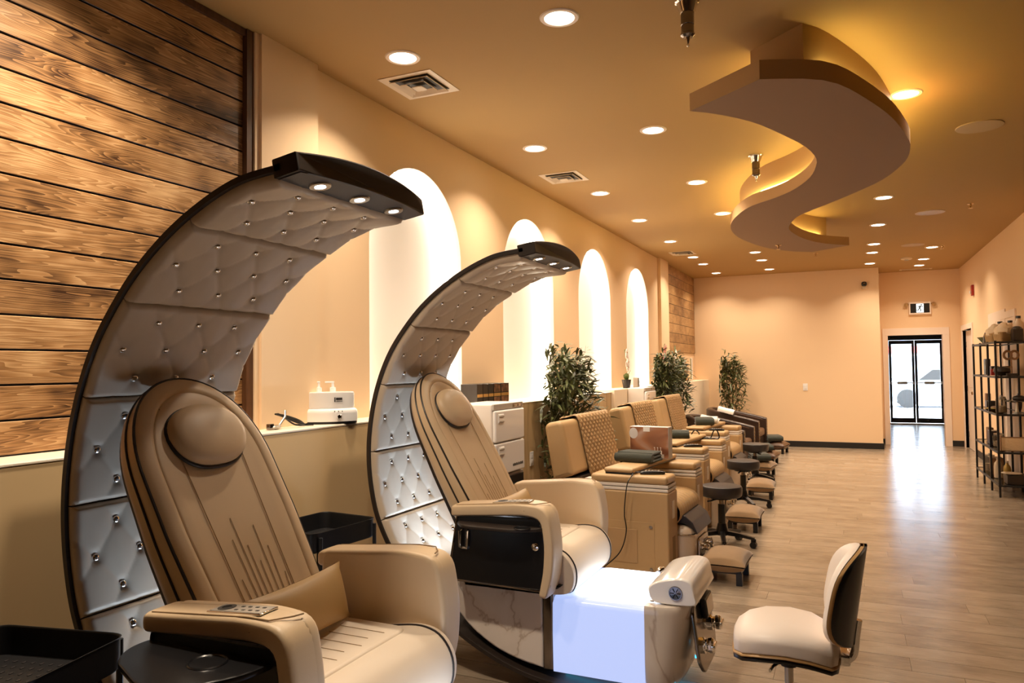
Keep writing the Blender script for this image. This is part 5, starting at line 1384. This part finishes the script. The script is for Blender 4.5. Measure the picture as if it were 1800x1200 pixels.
m = MB(); m.box(-.10, .10, -.12, .12, 0, .10, 'boxblk', .005); item(m, 'crate', 'low dark crate at the near end of the bottom shelf', 'crate', 1.68, 9.95, 0)
m = MB(); m.lathe([(.001, 0), (.03, 0), (.10, .012), (.10, .016), (.001, .012)], 'ceramic', 28); m.v = [(a, b, c+.101) for a, b, c in m.v]; item(m, 'plate', 'cream plate lying on the dark crate', 'plate', 1.64, 9.95, 0)
jar(1.58, 10.38, 0, .045, .24, 'pale bottle with a steel cap on the bottom shelf', 'ceramic', 'steel')
jar(1.64, 10.20, 0, .04, .22, 'slim gold bottle on the bottom shelf beside the crate', 'gold', 'steel')
pbox(1.62, 10.75, 0, .12, .18, .20, 'wood_item', 'brown box in the middle of the bottom shelf')
gjar(1.60, 11.12, 0, .07, .20, 'glass jar at the far end of the bottom shelf')

# ------------------------------------------------------------------ entrance door and the street outside
DY = 20.85; dx0, dxm, dx1 = .92, 1.49, 2.10
m = MB(); m.box(.42, dx0-.04, DY-.03, DY+.03, 0, HC, 'wall'); m.box(dx1+.04, 2.25, DY-.03, DY+.03, 0, HC, 'wall'); m.box(dx0-.04, dx1+.04, DY-.03, DY+.03, 2.42, HC, 'wall'); struct(m, 'wall_street')
m = MB(); m.box(dx0-.04, dx0, DY-.04, DY+.04, 0, 2.42, 'doorblk'); m.box(dx1, dx1+.04, DY-.04, DY+.04, 0, 2.42, 'doorblk'); m.box(dx0, dx1, DY-.05, DY+.04, 2.08, 2.21, 'doorblk'); m.box(dx0, dx1, DY-.04, DY+.04, 2.38, 2.42, 'doorblk'); m.box(dxm-.02, dxm+.02, DY-.03, DY+.03, 2.2, 2.4, 'doorblk'); m.box(dx0, dx1, DY-.10, DY+.05, 0, .022, 'steel', .004)
gd = struct(m, 'door_3')
m = MB(); m.box(dx0, dx1, DY-.004, DY+.004, 2.21, 2.38, 'glass'); m.build('transom_pane', gd)
for a, b in ((dx0+.005, dxm-.004), (dxm+.004, dx1-.005)):
    m = MB(); sw_ = .055; m.box(a, a+sw_, DY-.022, DY+.022, .03, 2.075, 'doorblk', .003, 1); m.box(b-sw_, b, DY-.022, DY+.022, .03, 2.075, 'doorblk', .003, 1); m.box(a+sw_, b-sw_, DY-.022, DY+.022, 1.985, 2.075, 'doorblk'); m.box(a+sw_, b-sw_, DY-.022, DY+.022, .03, .15, 'doorblk'); lf = m.build('door_leaf', gd)
    m = MB(); m.box(a+sw_, b-sw_, DY-.003, DY+.003, .15, 1.985, 'glass'); m.build('pane', lf)
    m = MB(); m.box(a+.03, b-.03, DY-.075, DY-.06, 1.005, 1.03, 'steel', .005); m.box((a+b)/2-.11, (a+b)/2+.11, DY-.09, DY-.06, .985, 1.05, 'greyplastic', .008); m.box(a+.02, a+.05, DY-.075, DY-.02, .99, 1.045, 'steel', .004); m.box(b-.05, b-.02, DY-.075, DY-.02, .99, 1.045, 'steel', .004); m.build('push_bar', lf)
m = MB(); m.box(dx0+.05, dx1-.05, DY-.11, DY-.055, 2.09, 2.16, 'black', .01); m.build('closer', gd)
m = MB(); m.box(-30, 40, 21.6, 80, -.12, -.02, 'snow'); struct(m, 'ground')
b = thing('street_building', 'pale grey building with red sign panels across the street', 'building', (4, 46, 0))
m = MB(); m.box(-8, 14, 0, 6, 0, 7, 'facade'); m.build('wall', b)
for x0 in (-2.2, -1.0, .3, 2.0): 
    m = MB(); m.box(x0, x0+1.0, -.06, 0, .7, 2.0, 'white', .02, 1); wf = m.build('window', b); m = MB(); m.box(x0+.10, x0+.90, -.08, -.05, .8, 1.9, 'facade'); m.build('pane', wf)
for x0 in (-2.3, -1.05, .2):
    m = MB(); m.box(x0, x0+.95, -.12, 0, 2.08, 2.45, 'redsign', .02, 1); m.build('sign_panel', b)
m = MB(); m.ellip((1.2, 37, -.3), (3.4, 2.2, 1.15), 'snow', 30, 16); m.v = [(a+.3*noise.noise((a, b_, c)), b_, c+.25*noise.noise((a*.8, b_*.8, 2))) for a, b_, c in m.v]; o = m.build('snow_bank', None, 70); tag(o, 'white snow bank outside the glass entrance door', 'snow bank'); 
t = thing('parked_car', 'silver parked car seen through the right door pane', 'car', (3.15, 29.5, -.02), 0)
m = MB(); cpf = [(-2.1, .35), (-2.05, .75), (-1.2, .92), (-.6, 1.38), (.7, 1.42), (1.3, .98), (2.05, .9), (2.15, .4)]
m.loft([[(a*k_, yy, .25+(b-.25)*k2) for a, b in [(q.x, q.z) for q in spline([(a, 0, b) for a, b in cpf], 40)]+[(2.1, .22), (-2.1, .22)]] for yy, k_, k2 in ((-.86, .97, .9), (-.80, 1., 1.), (.80, 1., 1.), (.86, .97, .9))], 'carpaint'); m.build('body', t, 40)
m = MB(); m.prism([(-1.0, .95), (-.58, 1.30), (.62, 1.33), (1.08, .98)], -.885, -.84, 1, 'tyre'); m.build('side_window', t)
for a in (-1.35, 1.35):
    for yy in (-.80, .80):
        m = MB(); m.lathe([(.001, -.1), (.28, -.1), (.32, -.07), (.32, .07), (.28, .1), (.001, .1)], 'tyre', 24, T=RT((a, yy, .32), rx=pi/2)); m.lathe([(.001, -.105), (.19, -.105), (.2, -.09)], 'steel', 20, T=RT((a, yy, .32), rx=pi/2)); m.build('wheel', t)

# ------------------------------------------------------------------ daylight and render look
w = bpy.data.worlds.new('daylight'); SC.world = w; w.use_nodes = True
w.node_tree.nodes['Background'].inputs[0].default_value = (.86, .93, 1., 1)
w.node_tree.nodes['Background'].inputs[1].default_value = 13.
SC.view_settings.view_transform = 'Standard'; SC.view_settings.look = 'None'; SC.view_settings.gamma = 1.
SC.view_settings.use_curve_mapping = False; SC.view_settings.exposure = .22
SC.cycles.use_denoising = True; SC.cycles.max_bounces = 8; SC.cycles.diffuse_bounces = 5; SC.cycles.glossy_bounces = 4; SC.cycles.transparent_max_bounces = 12
SC.cycles.sample_clamp_indirect = 6.; SC.cycles.caustics_reflective = False
